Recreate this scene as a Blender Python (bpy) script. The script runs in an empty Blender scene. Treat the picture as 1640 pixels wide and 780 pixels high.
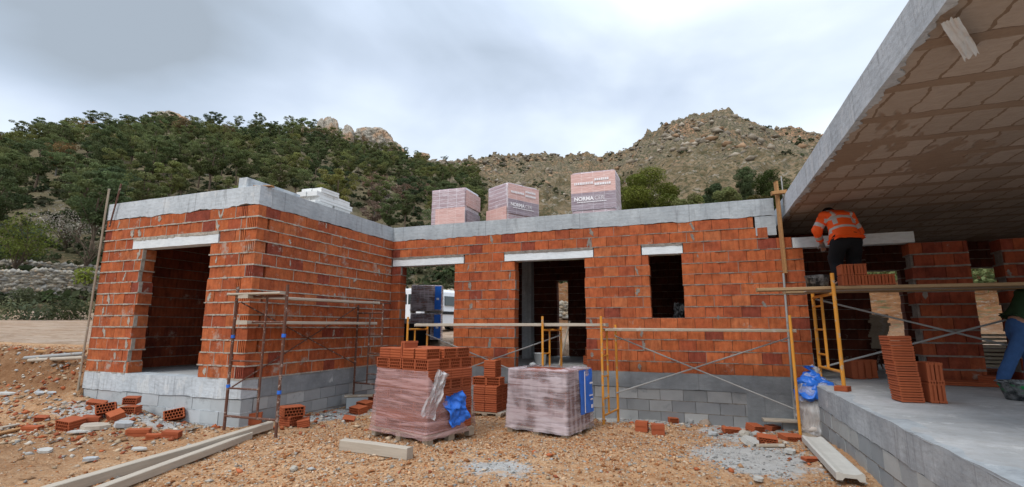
import bpy, math, random
import numpy as np
from mathutils import Matrix, Vector, noise as mnoise
random.seed(7); rng = np.random.default_rng(7)
R = math.radians
sc = bpy.context.scene
col = sc.collection

# ------------------------------------------------------------------ frame of the site
YAW = R(20.75)
CU, SU = math.cos(YAW), math.sin(YAW)
BX, BY, FL = -2.81, 11.35, 0.78            # inner corner of the house, floor level
CAM = (0.0, 0.0, 1.6)
def W(u, v, z=0.0):                         # house coordinates (metres along / behind the main wall, above the floor) -> world
    return Vector((BX + u*CU + v*SU, BY - u*SU + v*CU, z + FL))
def toB(x, y):
    dx, dy = x-BX, y-BY
    return dx*CU - dy*SU, dx*SU + dy*CU

# ------------------------------------------------------------------ noise (numpy)
_T = rng.random((256, 256))
def vnoise(x, y):
    xi = np.floor(x).astype(int); yi = np.floor(y).astype(int)
    xf = x-xi; yf = y-yi
    xf = xf*xf*(3-2*xf); yf = yf*yf*(3-2*yf)
    a = _T[xi & 255, yi & 255]; b = _T[(xi+1) & 255, yi & 255]
    c = _T[xi & 255, (yi+1) & 255]; d = _T[(xi+1) & 255, (yi+1) & 255]
    return (a*(1-xf)+b*xf)*(1-yf)+(c*(1-xf)+d*xf)*yf
def fbm(x, y, o=4, lac=2.03, g=.5):
    s = 0; a = 1; t = 0
    for i in range(o):
        s = s+a*(vnoise(x+i*17.3, y+i*9.1)-.5); t += a; a *= g; x = x*lac; y = y*lac
    return s/t*2
def ridged(x, y, o=4):
    s = 0; a = 1; t = 0
    for i in range(o):
        s = s+a*(1-abs(vnoise(x+i*31.7, y+i*5.3)*2-1)); t += a; a *= .55; x = x*2.1; y = y*2.1
    return s/t
def sm(a, b, x):
    t = np.clip((x-a)/(b-a), 0, 1); return t*t*(3-2*t)

# ------------------------------------------------------------------ materials
class NT:
    def __init__(s, name):
        s.m = bpy.data.materials.new(name); s.m.use_nodes = True
        s.t = s.m.node_tree; s.t.nodes.clear()
        s.out = s.t.nodes.new('ShaderNodeOutputMaterial')
        s.tc = s.t.nodes.new('ShaderNodeTexCoord').outputs['Object']
    def lk(s, a, b):
        if isinstance(a, bpy.types.NodeSocket): s.t.links.new(a, b)
        elif isinstance(a, tuple) and len(a) == 3 and b.type == 'RGBA': b.default_value = (*a, 1)
        else: b.default_value = a
    def mp(s, scale, vec=None, rot=(0, 0, 0)):
        n = s.t.nodes.new('ShaderNodeMapping'); s.lk(vec or s.tc, n.inputs['Vector'])
        n.inputs['Scale'].default_value = scale if isinstance(scale, tuple) else (scale,)*3
        n.inputs['Rotation'].default_value = rot
        return n.outputs[0]
    def noise(s, scale, detail=4, rough=.55, vec=None, dist=0):
        n = s.t.nodes.new('ShaderNodeTexNoise'); s.lk(vec or s.tc, n.inputs['Vector'])
        n.inputs['Scale'].default_value = scale; n.inputs['Detail'].default_value = detail
        n.inputs['Roughness'].default_value = rough; n.inputs['Distortion'].default_value = dist
        return n.outputs['Fac']
    def vor(s, scale, vec=None, feature='F1', out='Distance', rnd=1):
        n = s.t.nodes.new('ShaderNodeTexVoronoi'); n.feature = feature; s.lk(vec or s.tc, n.inputs['Vector'])
        n.inputs['Scale'].default_value = scale; n.inputs['Randomness'].default_value = rnd
        return n.outputs[out]
    def wave(s, scale, axis='X', dist=0, vec=None, prof='SIN'):
        n = s.t.nodes.new('ShaderNodeTexWave'); n.bands_direction = axis; n.wave_profile = prof
        s.lk(vec or s.tc, n.inputs['Vector']); n.inputs['Scale'].default_value = scale; n.inputs['Distortion'].default_value = dist
        return n.outputs['Fac']
    def ramp(s, f, stops):
        n = s.t.nodes.new('ShaderNodeValToRGB'); s.lk(f, n.inputs[0]); e = n.color_ramp.elements
        while len(e) < len(stops): e.new(.5)
        for el, (p, c) in zip(e, stops):
            el.position = p; el.color = (*c, 1) if isinstance(c, tuple) else (c, c, c, 1)
        return n.outputs[0]
    def mix(s, f, a, b, mode='MIX'):
        n = s.t.nodes.new('ShaderNodeMix'); n.data_type = 'RGBA'; n.blend_type = mode
        s.lk(f, n.inputs[0]); s.lk(a, n.inputs[6]); s.lk(b, n.inputs[7]); return n.outputs[2]
    def math(s, op, a, b=0.0):
        n = s.t.nodes.new('ShaderNodeMath'); n.operation = op; s.lk(a, n.inputs[0]); s.lk(b, n.inputs[1]); return n.outputs[0]
    def attr(s, name='tint', out='Color'):
        n = s.t.nodes.new('ShaderNodeAttribute'); n.attribute_name = name; return n.outputs[out]
    def orand(s): return s.t.nodes.new('ShaderNodeObjectInfo').outputs['Random']
    def sep(s, ax, vec=None):
        n = s.t.nodes.new('ShaderNodeSeparateXYZ'); s.lk(vec or s.tc, n.inputs[0]); return n.outputs[ax]
    def bump(s, h, strength=.5, dist=.02):
        n = s.t.nodes.new('ShaderNodeBump'); s.lk(h, n.inputs['Height']); n.inputs['Strength'].default_value = strength
        n.inputs['Distance'].default_value = dist; return n.outputs[0]
    def pbr(s, color, rough=.8, normal=None, metal=0.0, alpha=None, spec=.3, trans=None, **k):
        n = s.t.nodes.new('ShaderNodeBsdfPrincipled'); s.lk(color, n.inputs['Base Color']); s.lk(rough, n.inputs['Roughness'])
        n.inputs['Metallic'].default_value = metal; n.inputs['Specular IOR Level'].default_value = spec
        if normal is not None: s.lk(normal, n.inputs['Normal'])
        if alpha is not None: s.lk(alpha, n.inputs['Alpha'])
        s.p = n; s.t.links.new(n.outputs[0], s.out.inputs[0]); return s.m
MT = {}
def simple(key, color, rough=.7, var=.25, scale=8., metal=0., bump=.2, spec=.3):
    n = NT(key); f = n.noise(scale, 5)
    c = n.mix(f, tuple(x*(1-var) for x in color), tuple(min(1, x*(1+var)) for x in color))
    MT[key] = n.pbr(c, rough, n.bump(n.noise(scale*4, 4), bump, .01), metal, spec=spec); return MT[key]

def mk_brick(key, smear=.58, groove=3.3, mort=(.40, .355, .30)):
    n = NT(key); t = n.attr()
    c = n.mix(n.ramp(n.noise(7, 6, .65), [(.38, 0.), (.66, .9)]), t, n.mix(1., t, (.50, .48, .50), 'MULTIPLY'))
    c = n.mix(n.math('MULTIPLY', n.ramp(n.noise(22, 5, .65, vec=n.mp((1, 1, .25))), [(.4, 0.), (.7, 1.)]), .40), c, n.mix(1., t, (1.25, 1.6, 1.7), 'MULTIPLY'))
    c = n.mix(n.ramp(n.noise(48, 4, .7), [(.58, 0.), (.72, .55)]), c, (.20, .075, .04))
    f = n.ramp(n.noise(2.6, 7, .72), [(smear, 0.), (smear+.10, .75)]); f2 = n.ramp(n.noise(17, 6, .72, vec=n.mp((1.2, 1, .6))), [(smear+.045, 0.), (smear+.13, .6)])
    c = n.mix(n.math('MAXIMUM', f, f2), c, mort)
    h = n.math('ADD', n.wave(groove, 'X'), n.math('MULTIPLY', n.noise(40, 4), 1.2))
    MT[key] = n.pbr(c, .85, n.bump(h, .55, .010), spec=.2)
mk_brick('brick', .57); mk_brick('brick_clean', .61)
n = NT('mortar'); f = n.noise(14, 6, .65)
MT['mortar'] = n.pbr(n.ramp(f, [(.3, (.25, .225, .19)), (.7, (.50, .45, .385))]), .95, n.bump(n.noise(45, 4), .7, .012), spec=.1)
n = NT('mortar_grey'); f = n.noise(14, 6, .65)
MT['mortar_grey'] = n.pbr(n.ramp(f, [(.3, (.15, .13, .115)), (.7, (.31, .275, .24))]), .95, n.bump(n.noise(45, 4), .7, .012), spec=.1)
n = NT('loose_brick'); t = n.attr()
c = n.mix(n.noise(7, 4), t, n.mix(1., t, (.75, .65, .6), 'MULTIPLY'))
c = n.mix(n.math('MULTIPLY', n.orand(), .45), c, (.27, .07, .035))
MT['loose_brick'] = n.pbr(c, .8, n.bump(n.noise(60, 3), .3, .004), spec=.25)
def mk_conc(key, a, b, stain=(.16, .165, .17), board=True, light=.62):
    n = NT(key); f = n.noise(1.7, 8, .62); g = n.noise(9, 6, .6, vec=n.mp((1, 1, 3.)))
    c = n.mix(n.ramp(f, [(.34, 0.), (.66, 1.)]), a, b)
    c = n.mix(n.math('MULTIPLY', n.ramp(g, [(.45, 0.), (.75, 1.)]), .4), c, stain)
    c = n.mix(n.ramp(n.noise(3.3, 6, .7, vec=n.mp((1, 1, .5))), [(light, 0.), (light+.05, .55)]), c, (.62, .63, .62))
    c = n.mix(n.ramp(n.noise(26, 3, .7), [(.62, 0.), (.70, .5)]), c, stain)
    if board:
        fx = n.math('ABSOLUTE', n.math('SUBTRACT', n.math('FRACT', n.math('ADD', n.math('DIVIDE', n.sep(0), 2.1), .37)), .5)); c = n.mix(n.math('MULTIPLY', n.ramp(fx, [(0., 1.), (.006, 0.)]), .6), c, stain)
        c = n.mix(n.math('MULTIPLY', n.ramp(n.noise(5, 5, .7, vec=n.mp((2.5, 1, .3))), [(.54, 0.), (.66, 1.)]), .5), c, tuple(x*1.25 for x in stain))
    h = n.math('ADD', n.noise(30, 6, .7), n.math('MULTIPLY', n.wave(4.2, 'Z', 1.5), .12 if board else 0.))
    MT[key] = n.pbr(c, .85, n.bump(h, .55, .012), spec=.25)
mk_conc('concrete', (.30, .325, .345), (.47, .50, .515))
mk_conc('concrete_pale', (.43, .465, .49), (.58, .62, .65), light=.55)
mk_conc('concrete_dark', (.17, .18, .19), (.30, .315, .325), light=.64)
mk_conc('concrete_floor', (.36, .37, .375), (.50, .505, .505), (.27, .24, .20), False, light=.57)
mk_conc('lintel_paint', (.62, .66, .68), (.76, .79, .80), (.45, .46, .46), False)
n = NT('block'); t = n.attr(); c = n.mix(n.noise(6, 6), n.mix(1., t, (.75, .75, .76), 'MULTIPLY'), t)
c = n.mix(n.ramp(n.noise(2., 6, .7), [(.57, 0.), (.66, .7)]), c, (.22, .23, .235))
MT['block'] = n.pbr(c, .95, n.bump(n.noise(55, 4), .6, .008), spec=.1)
# porch soffit: pale hollow-block faces in rows, brown slurry between
n = NT('soffit')
v = n.mp(1.0); wv = n.t.nodes.new('ShaderNodeVectorMath'); wv.operation = 'ADD'
dn = n.t.nodes.new('ShaderNodeTexNoise'); n.lk(n.tc, dn.inputs['Vector']); dn.inputs['Scale'].default_value = 5.5; dn.inputs['Detail'].default_value = 5
ms = n.t.nodes.new('ShaderNodeVectorMath'); ms.operation = 'MULTIPLY_ADD'; n.lk(dn.outputs['Color'], ms.inputs[0]); ms.inputs[1].default_value = (.11,)*3; n.lk(n.tc, ms.inputs[2])
b = n.t.nodes.new('ShaderNodeTexBrick'); n.lk(ms.outputs[0], b.inputs['Vector'])
for k_, v_ in (('Scale', 1.), ('Brick Width', .27), ('Row Height', .70), ('Mortar Size', .012), ('Mortar Smooth', .0), ('Bias', 0.)): b.inputs[k_].default_value = v_
b.offset = 0.; b.inputs['Color1'].default_value = (.42, .345, .275, 1); b.inputs['Color2'].default_value = (.55, .455, .37, 1); b.inputs['Mortar'].default_value = (.27, .19, .13, 1)
row = n.math('FRACT', n.math('DIVIDE', n.sep(1, ms.outputs[0]), .70)); rowm = n.ramp(row, [(.20, 0.), (.215, 1.), (.985, 1.), (1., 0.)])
keep = n.math('MULTIPLY', rowm, n.ramp(n.noise(1.0, 4, .65, vec=n.mp((1.3, .5, 1), ms.outputs[0])), [(.405, 0.), (.43, 1.)]))
c = n.mix(keep, n.mix(n.noise(3, 5), (.30, .21, .145), (.41, .305, .22)), b.outputs['Color'])
c = n.mix(n.math('MULTIPLY', n.noise(16, 6, .7, vec=n.mp((.35, 1, 1))), .55), c, (.16, .10, .065))
h = n.math('ADD', n.math('MULTIPLY', keep, 1.), n.noise(25, 5))
MT['soffit'] = n.pbr(c, .9, n.bump(h, .6, .02), spec=.15)

simple('plain_soffit', (.22, .15, .10), .9, .35, 5.)
n = NT('wood'); g = n.noise(3., 6, .6, vec=n.mp((.8, 9, 9))); g2 = n.noise(22, 4, .6, vec=n.mp((.12, 2, 2)))
c = n.mix(g, (.27, .21, .15), (.52, .44, .34)); c = n.mix(n.math('MULTIPLY', g2, .6), c, (.22, .17, .125))
c = n.mix(n.ramp(n.noise(5, 5), [(.58, 0.), (.68, .6)]), c, (.52, .50, .46))
MT['wood'] = n.pbr(c, .85, n.bump(g2, .4, .006), spec=.2)
n = NT('wood_grey'); g = n.noise(3., 6, .6, vec=n.mp((.8, 9, 9))); g2 = n.noise(22, 4, .6, vec=n.mp((.12, 2, 2)))
c = n.mix(g, (.38, .32, .245), (.64, .565, .465)); c = n.mix(n.math('MULTIPLY', g2, .55), c, (.24, .20, .165))
MT['wood_grey'] = n.pbr(c, .85, n.bump(g2, .4, .006), spec=.2)
n = NT('wood_tan'); g = n.noise(3., 6, .6, vec=n.mp((.8, 9, 9)))
MT['wood_tan'] = n.pbr(n.mix(g, (.27, .165, .08), (.48, .33, .19)), .8, spec=.2)
n = NT('wood_orange'); g = n.noise(3., 6, .6, vec=n.mp((9, 9, .8)))
MT['wood_orange'] = n.pbr(n.mix(g, (.24, .12, .05), (.50, .27, .11)), .75, spec=.25)
def paint(key, c0, chip, rough=.45, thr=.6, sc_=14, metal=0.):
    n = NT(key); f = n.ramp(n.noise(sc_, 6, .7), [(thr, 0.), (thr+.05, 1.)])
    c = n.mix(n.noise(4, 4), tuple(x*.8 for x in c0), c0)
    MT[key] = n.pbr(n.mix(f, c, chip), n.math('ADD', n.math('MULTIPLY', f, .4), rough), n.bump(f, .2, .003), metal, spec=.4)
paint('yellow_paint', (.72, .30, .035), (.42, .33, .24), .5, .57)
paint('rust_paint', (.13, .055, .035), (.34, .27, .23), .75, .56)
paint('galv', (.36, .36, .35), (.25, .17, .11), .55, .62, 9)
simple('blue_plastic', (.02, .15, .62), .35, .35, 10, bump=.5, spec=.5)
simple('black_cloth', (.008, .008, .01), .9, .3, 20)
simple('black_rubber', (.018, .019, .021), .6, .4, 9)
simple('skin', (.42, .23, .16), .55, .1, 10)
simple('denim', (.045, .11, .27), .9, .35, 16, bump=.4)
simple('green_shirt', (.02, .045, .018), .9, .5, 12)
simple('boot', (.17, .13, .10), .8, .4, 15)
simple('hivis', (.95, .115, .015), .65, .12, 7, bump=.35)
simple('reflective', (.50, .50, .49), .45, .15, 20)
simple('white_paint', (.78, .80, .82), .3, .05, 2, bump=0, spec=.5)
simple('glass_dark', (.03, .045, .05), .08, .3, 2, bump=0, spec=.8)
simple('tyre', (.02, .02, .02), .85, .2, 9)
simple('metal_grey', (.35, .36, .37), .4, .2, 7, .6)
simple('pale_plank', (.50, .48, .43), .85, .15, 9)
simple('pale_stone', (.46, .445, .41), .9, .25, 12)
simple('white_block', (.72, .72, .70), .85, .12, 6)
simple('ink_white', (.80, .77, .78), .6, .06, 8, bump=0)
simple('cement_splash', (.42, .43, .43), .9, .3, 18)
simple('glove', (.25, .25, .26), .9, .3, 18)
simple('green_paint', (.03, .38, .10), .6, .4, 18)
simple('paper', (.70, .72, .70), .7, .1, 10)
simple('bark', (.12, .085, .06), .95, .4, 9, bump=.8)
simple('bark_grey', (.16, .145, .13), .95, .35, 9, bump=.8)
# bucket: black rubber with dried cement
n = NT('bucket'); f = n.ramp(n.noise(11, 6, .7), [(.46, 0.), (.62, 1.)])
MT['bucket'] = n.pbr(n.mix(f, (.02, .022, .026), (.27, .28, .29)), .7, n.bump(f, .3, .005))
n = NT('tub'); f = n.ramp(n.noise(7, 6, .7), [(.42, 0.), (.6, 1.)]); g = n.ramp(n.noise(9, 4, .6, vec=n.mp((1, 1, 2.))), [(.52, 0.), (.58, 1.)])
zz = n.ramp(n.sep(2), [(.10, 0.), (.14, 1.), (.21, 1.), (.24, 0.)])
MT['tub'] = n.pbr(n.mix(n.math('MULTIPLY', g, zz), n.mix(f, (.035, .04, .045), (.33, .35, .36)), (.03, .45, .12)), .7)
# plastic wrap: creased translucent sheet, its streaky glints painted into colour and alpha
def mk_wrap(key, colr, a0, a1, zs, bs=.6, lines=None):
    n = NT(key); f = n.noise(7, 7, .7, vec=n.mp(zs), dist=.6); g = n.noise(16, 5, .7, vec=n.mp(zs))
    def crease_glint(sc_, w_, det=2):
        q = n.noise(sc_, det, .5, vec=n.mp(zs), dist=.8); return n.ramp(n.math('ABSOLUTE', n.math('SUBTRACT', q, .5)), [(0., 1.), (w_, 0.)])
    st = n.ramp(n.noise(3., 4, .55, vec=n.mp((.55, .55, 7.)), dist=.3), [(.44, 0.), (.62, 1.)]); ln = n.math('MULTIPLY', n.math('MAXIMUM', n.wave(2.3, 'X', .8), n.wave(2.3, 'Y', .8)), n.ramp(n.noise(3., 3), [(.42, 0.), (.58, 1.)]))
    k_ = n.math('MINIMUM', n.math('ADD', n.math('MULTIPLY', st, .75), n.math('MULTIPLY', ln, lines)), 1.) if lines is not None else n.math('MULTIPLY', n.math('MAXIMUM', crease_glint(2.6, .035, 1), n.math('MULTIPLY', crease_glint(5.5, .045, 1), .7)), n.ramp(n.noise(2.2, 3, .5), [(.35, .15), (.6, 1.)]))
    a = n.math('MINIMUM', n.math('ADD', n.math('ADD', a0, n.math('MULTIPLY', n.ramp(n.noise(1.6, 3, .5, vec=n.mp(zs)), [(.4, 0.), (.65, 1.)]), .16)), n.math('MULTIPLY', k_, a1)), .95)
    f = n.math('MULTIPLY', k_, .8)
    c = n.mix(k_, tuple(x*.85 for x in colr), tuple(min(.85, x*1.12) for x in colr))
    MT[key] = n.pbr(c, .22, n.bump(n.math('ADD', f, n.math('MULTIPLY', g, .8)), bs, .018), alpha=a, spec=.6)
mk_wrap('wrap_pink', (.60, .37, .355), .30, .34, (.5, .5, 2.6), .5, .0)
mk_wrap('wrap_grey', (.56, .475, .495), .26, .40, (1.0, 1.0, 2.0), .4, .75)
mk_wrap('wrap_clear', (.74, .75, .76), .32, .45, (2.2, 2.2, .6))
n = NT('bag_white'); MT['bag_white'] = n.pbr(n.mix(n.noise(12, 5), (.45, .36, .30), (.72, .69, .65)), .6)
# printed wraps seen on the roof bundles: brick joints read through the film
def mk_print(key, ca, cb, line, lw=.035):
    n = NT(key)
    b = n.t.nodes.new('ShaderNodeTexBrick'); n.lk(n.mp(1., rot=(R(90), 0, 0)), b.inputs['Vector'])
    for k_, v_ in (('Scale', 1.), ('Brick Width', .24), ('Row Height', .10), ('Mortar Size', .0085), ('Mortar Smooth', .5)): b.inputs[k_].default_value = v_
    b.offset = 0
    b.inputs['Color1'].default_value = (*ca, 1); b.inputs['Color2'].default_value = (*cb, 1); b.inputs['Mortar'].default_value = (*line, 1)
    c = n.mix(n.ramp(n.noise(5, 6, .65, vec=n.mp((1, 1, 3))), [(.5, 0.), (.68, .65)]), b.outputs['Color'], line)
    MT[key] = n.pbr(c, .35, n.bump(n.noise(9, 6, .6, vec=n.mp((1, 1, 4))), .6, .02), spec=.5)
mk_print('film_lilac', (.38, .27, .29), (.45, .33, .35), (.60, .54, .57))
mk_print('film_pink', (.60, .35, .31), (.65, .40, .355), (.68, .48, .44))
mk_print('film_band', (.26, .20, .23), (.31, .245, .275), (.42, .37, .41))

# ground and hills
n = NT('ground_dirt')
f = n.noise(1.1, 8, .62); g = n.noise(9, 6, .65)
c = n.mix(n.ramp(f, [(.35, 0.), (.68, 1.)]), (.40, .21, .10), (.53, .33, .185))
c = n.mix(n.ramp(g, [(.44, 0.), (.7, .85)]), c, (.235, .115, .052))
c = n.mix(n.ramp(n.noise(28, 5, .7), [(.52, 0.), (.64, .8)]), c, (.55, .42, .29))
dk = n.attr('dark', 'Fac'); c = n.mix(n.math('MULTIPLY', dk, n.ramp(n.noise(5, 6, .7), [(.2, .4), (.6, 1.)])), c, (.20, .10, .048))
grey = n.attr('grey', 'Fac'); gm = n.ramp(n.math('ADD', grey, n.math('MULTIPLY', n.math('SUBTRACT', n.noise(3.2, 7, .7), .5), 1.5)), [(.45, 0.), (.62, .9)])
c = n.mix(gm, c, n.mix(n.noise(9, 6), (.27, .27, .26), (.55, .55, .53)))
h = n.math('ADD', n.noise(24, 8, .7), n.math('MULTIPLY', n.vor(30), .5))
MT['ground_dirt'] = n.pbr(c, .95, n.bump(h, .8, .03), spec=.1)
n = NT('hill_soil')
px = n.attr('kind', 'Color'); rock = n.sep(0, px); wood = n.sep(1, px); yard = n.sep(2, px)
a = n.mix(n.ramp(n.noise(.22, 8, .65), [(.4, 0.), (.62, 1.)]), (.12, .09, .048), (.26, .19, .115))
a = n.mix(n.ramp(n.noise(.5, 7, .7), [(.55, 0.), (.62, .85)]), a, (.30, .265, .215))
a = n.mix(n.ramp(n.noise(.8, 6, .7), [(.50, 0.), (.56, .95)]), a, (.075, .070, .036))
vr = n.vor(.30, out='Color', vec=n.mp((1, 1, .8))); cr = n.vor(.30, feature='DISTANCE_TO_EDGE', vec=n.mp((1, 1, .8)))
rc = n.mix(n.noise(.35, 8, .7), (.14, .108, .072), (.35, .265, .18))
rc = n.mix(n.ramp(n.noise(.035, 4, .6), [(.47, 0.), (.60, .7)]), rc, (.34, .195, .11))
org = n.attr('orange', 'Fac'); rc = n.mix(n.ramp(n.math('ADD', org, n.math('MULTIPLY', n.math('SUBTRACT', n.noise(.12, 6, .7), .5), 1.4)), [(.42, 0.), (.6, .85)]), rc, n.mix(n.noise(.4, 6, .7), (.30, .15, .085), (.52, .31, .19)))
rc = n.mix(n.ramp(n.noise(.9, 6, .75), [(.47, 0.), (.54, .92)]), rc, (.095, .092, .05))
rc = n.mix(n.ramp(cr, [(0., .75), (.10, 0.)]), rc, (.09, .085, .06))
c = n.mix(n.ramp(n.math('ADD', rock, n.math('MULTIPLY', n.math('SUBTRACT', n.noise(.10, 6, .7), .5), 1.6)), [(.40, 0.), (.60, 1.)]), a, rc)
wd = n.mix(n.noise(.5, 6, .7), (.085, .08, .04), (.24, .185, .115)); wd = n.mix(n.ramp(n.noise(.3, 6, .7), [(.58, 0.), (.66, .8)]), wd, (.30, .27, .22))
c = n.mix(n.math('MULTIPLY', wood, .85), c, wd)
yd = n.mix(n.ramp(n.noise(.5, 8, .72, vec=n.mp((.8, 1.1, 1))), [(.36, 0.), (.62, 1.)]), (.42, .265, .165), (.60, .455, .345)); yd = n.mix(n.ramp(n.noise(2.2, 7, .75), [(.50, 0.), (.66, .75)]), yd, (.33, .20, .11)); yd = n.mix(n.ramp(n.noise(7, 5, .7), [(.58, 0.), (.66, .7)]), yd, (.62, .52, .42))
c = n.mix(yard, c, yd)
bk_ = n.attr('kind', 'Alpha'); be = n.mix(n.ramp(n.noise(1.3, 8, .7), [(.35, 0.), (.65, 1.)]), (.13, .052, .021), (.30, .145, .065)); be = n.mix(n.ramp(n.noise(4., 6, .75), [(.55, 0.), (.62, .85)]), be, (.25, .205, .155)); be = n.mix(n.ramp(n.noise(.9, 6, .7), [(.56, 0.), (.62, .8)]), be, (.10, .10, .045))
c = n.mix(bk_, c, be)
h = n.math('ADD', n.noise(.9, 8, .7), n.math('MULTIPLY', cr, -1.2))
MT['hill_soil'] = n.pbr(c, .95, n.bump(h, .9, .8), spec=.05)
n = NT('cliff_rock')
c = n.mix(n.noise(.5, 8, .7), (.30, .26, .21), (.56, .50, .42))
c = n.mix(n.ramp(n.noise(.16, 5, .6), [(.48, 0.), (.6, .8)]), c, (.48, .29, .17))
c = n.mix(n.ramp(n.noise(1.2, 6, .7, vec=n.mp((1.6, 1.6, .4))), [(.54, 0.), (.62, .8)]), c, (.12, .11, .08))
MT['cliff_rock'] = n.pbr(c, .95, n.bump(n.noise(1.5, 8, .7), .8, .5), spec=.05)
n = NT('stone'); t = n.attr(); c = n.mix(n.noise(6, 5), n.mix(1., t, (.7, .68, .65), 'MULTIPLY'), t)
MT['stone'] = n.pbr(c, .95, n.bump(n.noise(20, 5), .5, .02), spec=.1)
def mk_leaf(key, tinted=True):
    n = NT(key); t = n.attr()
    r = n.orand(); c = n.mix(1., t, n.ramp(r, [(0., (.72, .80, .75)), (.35, (1.1, 1.02, .8)), (.7, (.9, 1.0, .95)), (1., (1.35, 1.22, .9))]), 'MULTIPLY')
    n.pbr(c, .7, spec=.12)
    tr = n.t.nodes.new('ShaderNodeBsdfTranslucent'); n.lk(c, tr.inputs[0])
    mx = n.t.nodes.new('ShaderNodeMixShader'); mx.inputs[0].default_value = .35
    n.t.links.new(n.p.outputs[0], mx.inputs[1]); n.t.links.new(tr.outputs[0], mx.inputs[2]); n.t.links.new(mx.outputs[0], n.out.inputs[0])
    MT[key] = n.m
mk_leaf('leaf')

# ------------------------------------------------------------------ mesh helpers
def I4(): return Matrix.Identity(4)
def rz(a): return Matrix.Rotation(a, 4, 'Z')
def TR(x, y, z): return Matrix.Translation((x, y, z))
BOXF = [(0, 3, 2, 1), (4, 5, 6, 7), (0, 1, 5, 4), (1, 2, 6, 5), (2, 3, 7, 6), (3, 0, 4, 7)]
class MB:
    def __init__(s): s.v = []; s.f = []; s.m = []; s.c = []
    def add(s, vs, fs, mi=0, c=(1, 1, 1), M=None):
        k = len(s.v)
        s.v += [tuple(M @ Vector(p)) for p in vs] if M is not None else [tuple(p) for p in vs]
        for f in fs: s.f.append(tuple(i+k for i in f)); s.m.append(mi); s.c.append(c)
        return s
    def box(s, a, b, mi=0, c=(1, 1, 1), M=None):
        x0, y0, z0 = a; x1, y1, z1 = b
        return s.add([(x0, y0, z0), (x1, y0, z0), (x1, y1, z0), (x0, y1, z0), (x0, y0, z1), (x1, y0, z1), (x1, y1, z1), (x0, y1, z1)], BOXF, mi, c, M)
    def tube(s, p, q, r, n=10, mi=0, c=(1, 1, 1), r2=None, cap=True):
        p = Vector(p); q = Vector(q); d = (q-p).normalized(); a = d.orthogonal().normalized(); b = d.cross(a); r2 = r if r2 is None else r2
        vs = []
        for (o, rr) in ((p, r), (q, r2)):
            for i in range(n):
                t = 2*math.pi*i/n; vs.append(o+(a*math.cos(t)+b*math.sin(t))*rr)
        fs = [(i, (i+1) % n, n+(i+1) % n, n+i) for i in range(n)]
        if cap: fs += [tuple(range(n-1, -1, -1)), tuple(range(n, 2*n))]
        return s.add(vs, fs, mi, c)
    def lathe(s, prof, n=20, mi=0, c=(1, 1, 1), M=None, wob=0.):
        vs = []
        for (r, z) in prof:
            for i in range(n):
                t = 2*math.pi*i/n; k = 1+wob*mnoise.noise((math.cos(t)*2, math.sin(t)*2, z*5))
                vs.append((r*k*math.cos(t), r*k*math.sin(t), z))
        fs = [(j*n+i, j*n+(i+1) % n, (j+1)*n+(i+1) % n, (j+1)*n+i) for j in range(len(prof)-1) for i in range(n)]
        return s.add(vs, fs, mi, c, M)
    def prism(s, poly, y0, y1, mi=0, c=(1, 1, 1), M=None):        # poly in x,z extruded along y
        n = len(poly); vs = [(x, y0, z) for x, z in poly]+[(x, y1, z) for x, z in poly]
        return s.add(vs, [tuple(range(n)), tuple(range(2*n-1, n-1, -1))]+[(i, n+i, n+(i+1) % n, (i+1) % n) for i in range(n)], mi, c, M)
    def mesh(s, name, mats):
        me = bpy.data.meshes.new(name); me.from_pydata(s.v, [], s.f)
        for m in mats: me.materials.append(MT[m] if isinstance(m, str) else m)
        me.polygons.foreach_set('material_index', s.m)
        at = me.attributes.new('tint', 'FLOAT_COLOR', 'FACE'); ar = np.ones((len(s.f), 4), np.float32); ar[:, :3] = np.array(s.c, np.float32)
        at.data.foreach_set('color', ar.ravel()); me.update(); return me
    def build(s, name, mats, parent=None, loc=(0, 0, 0), rot=(0, 0, 0), smooth=False, bevel=0):
        if isinstance(mats, str): mats = [mats]
        return link(name, s.mesh(name, mats), parent, loc, rot, smooth, bevel)
def link(name, me, parent=None, loc=(0, 0, 0), rot=(0, 0, 0), smooth=False, bevel=0):
    o = bpy.data.objects.new(name, me); col.objects.link(o); o.parent = parent; o.location = loc; o.rotation_euler = rot
    if smooth: me.polygons.foreach_set('use_smooth', [True]*len(me.polygons))
    if bevel:
        b = o.modifiers.new('b', 'BEVEL'); b.width = bevel; b.segments = 2; b.limit_method = 'ANGLE'
    return o
def npmesh(name, V, F, mats, tint=None, attrs=None, smooth=False):
    me = bpy.data.meshes.new(name); V = np.asarray(V, np.float32); F = np.asarray(F, np.int32); k = F.shape[1]
    me.vertices.add(len(V)); me.vertices.foreach_set('co', V.ravel())
    me.loops.add(F.size); me.loops.foreach_set('vertex_index', F.ravel())
    me.polygons.add(len(F)); me.polygons.foreach_set('loop_start', np.arange(0, F.size, k, dtype=np.int32))
    for m in mats: me.materials.append(MT[m])
    if tint is not None:
        at = me.attributes.new('tint', 'FLOAT_COLOR', 'FACE'); ar = np.ones((len(F), 4), np.float32); ar[:, :3] = tint; at.data.foreach_set('color', ar.ravel())
    for nm, (ty, dom, arr) in (attrs or {}).items():
        at = me.attributes.new(nm, ty, dom)
        at.data.foreach_set('color' if 'COLOR' in ty else 'value', np.asarray(arr, np.float32).ravel())
    me.update(calc_edges=True)
    if smooth: me.polygons.foreach_set('use_smooth', np.ones(len(F), bool))
    return me
def tag(o, label=None, cat=None, group=None, kind=None):
    if label: o['label'] = label
    if cat: o['category'] = cat
    if group: o['group'] = group
    if kind: o['kind'] = kind
    return o
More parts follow.
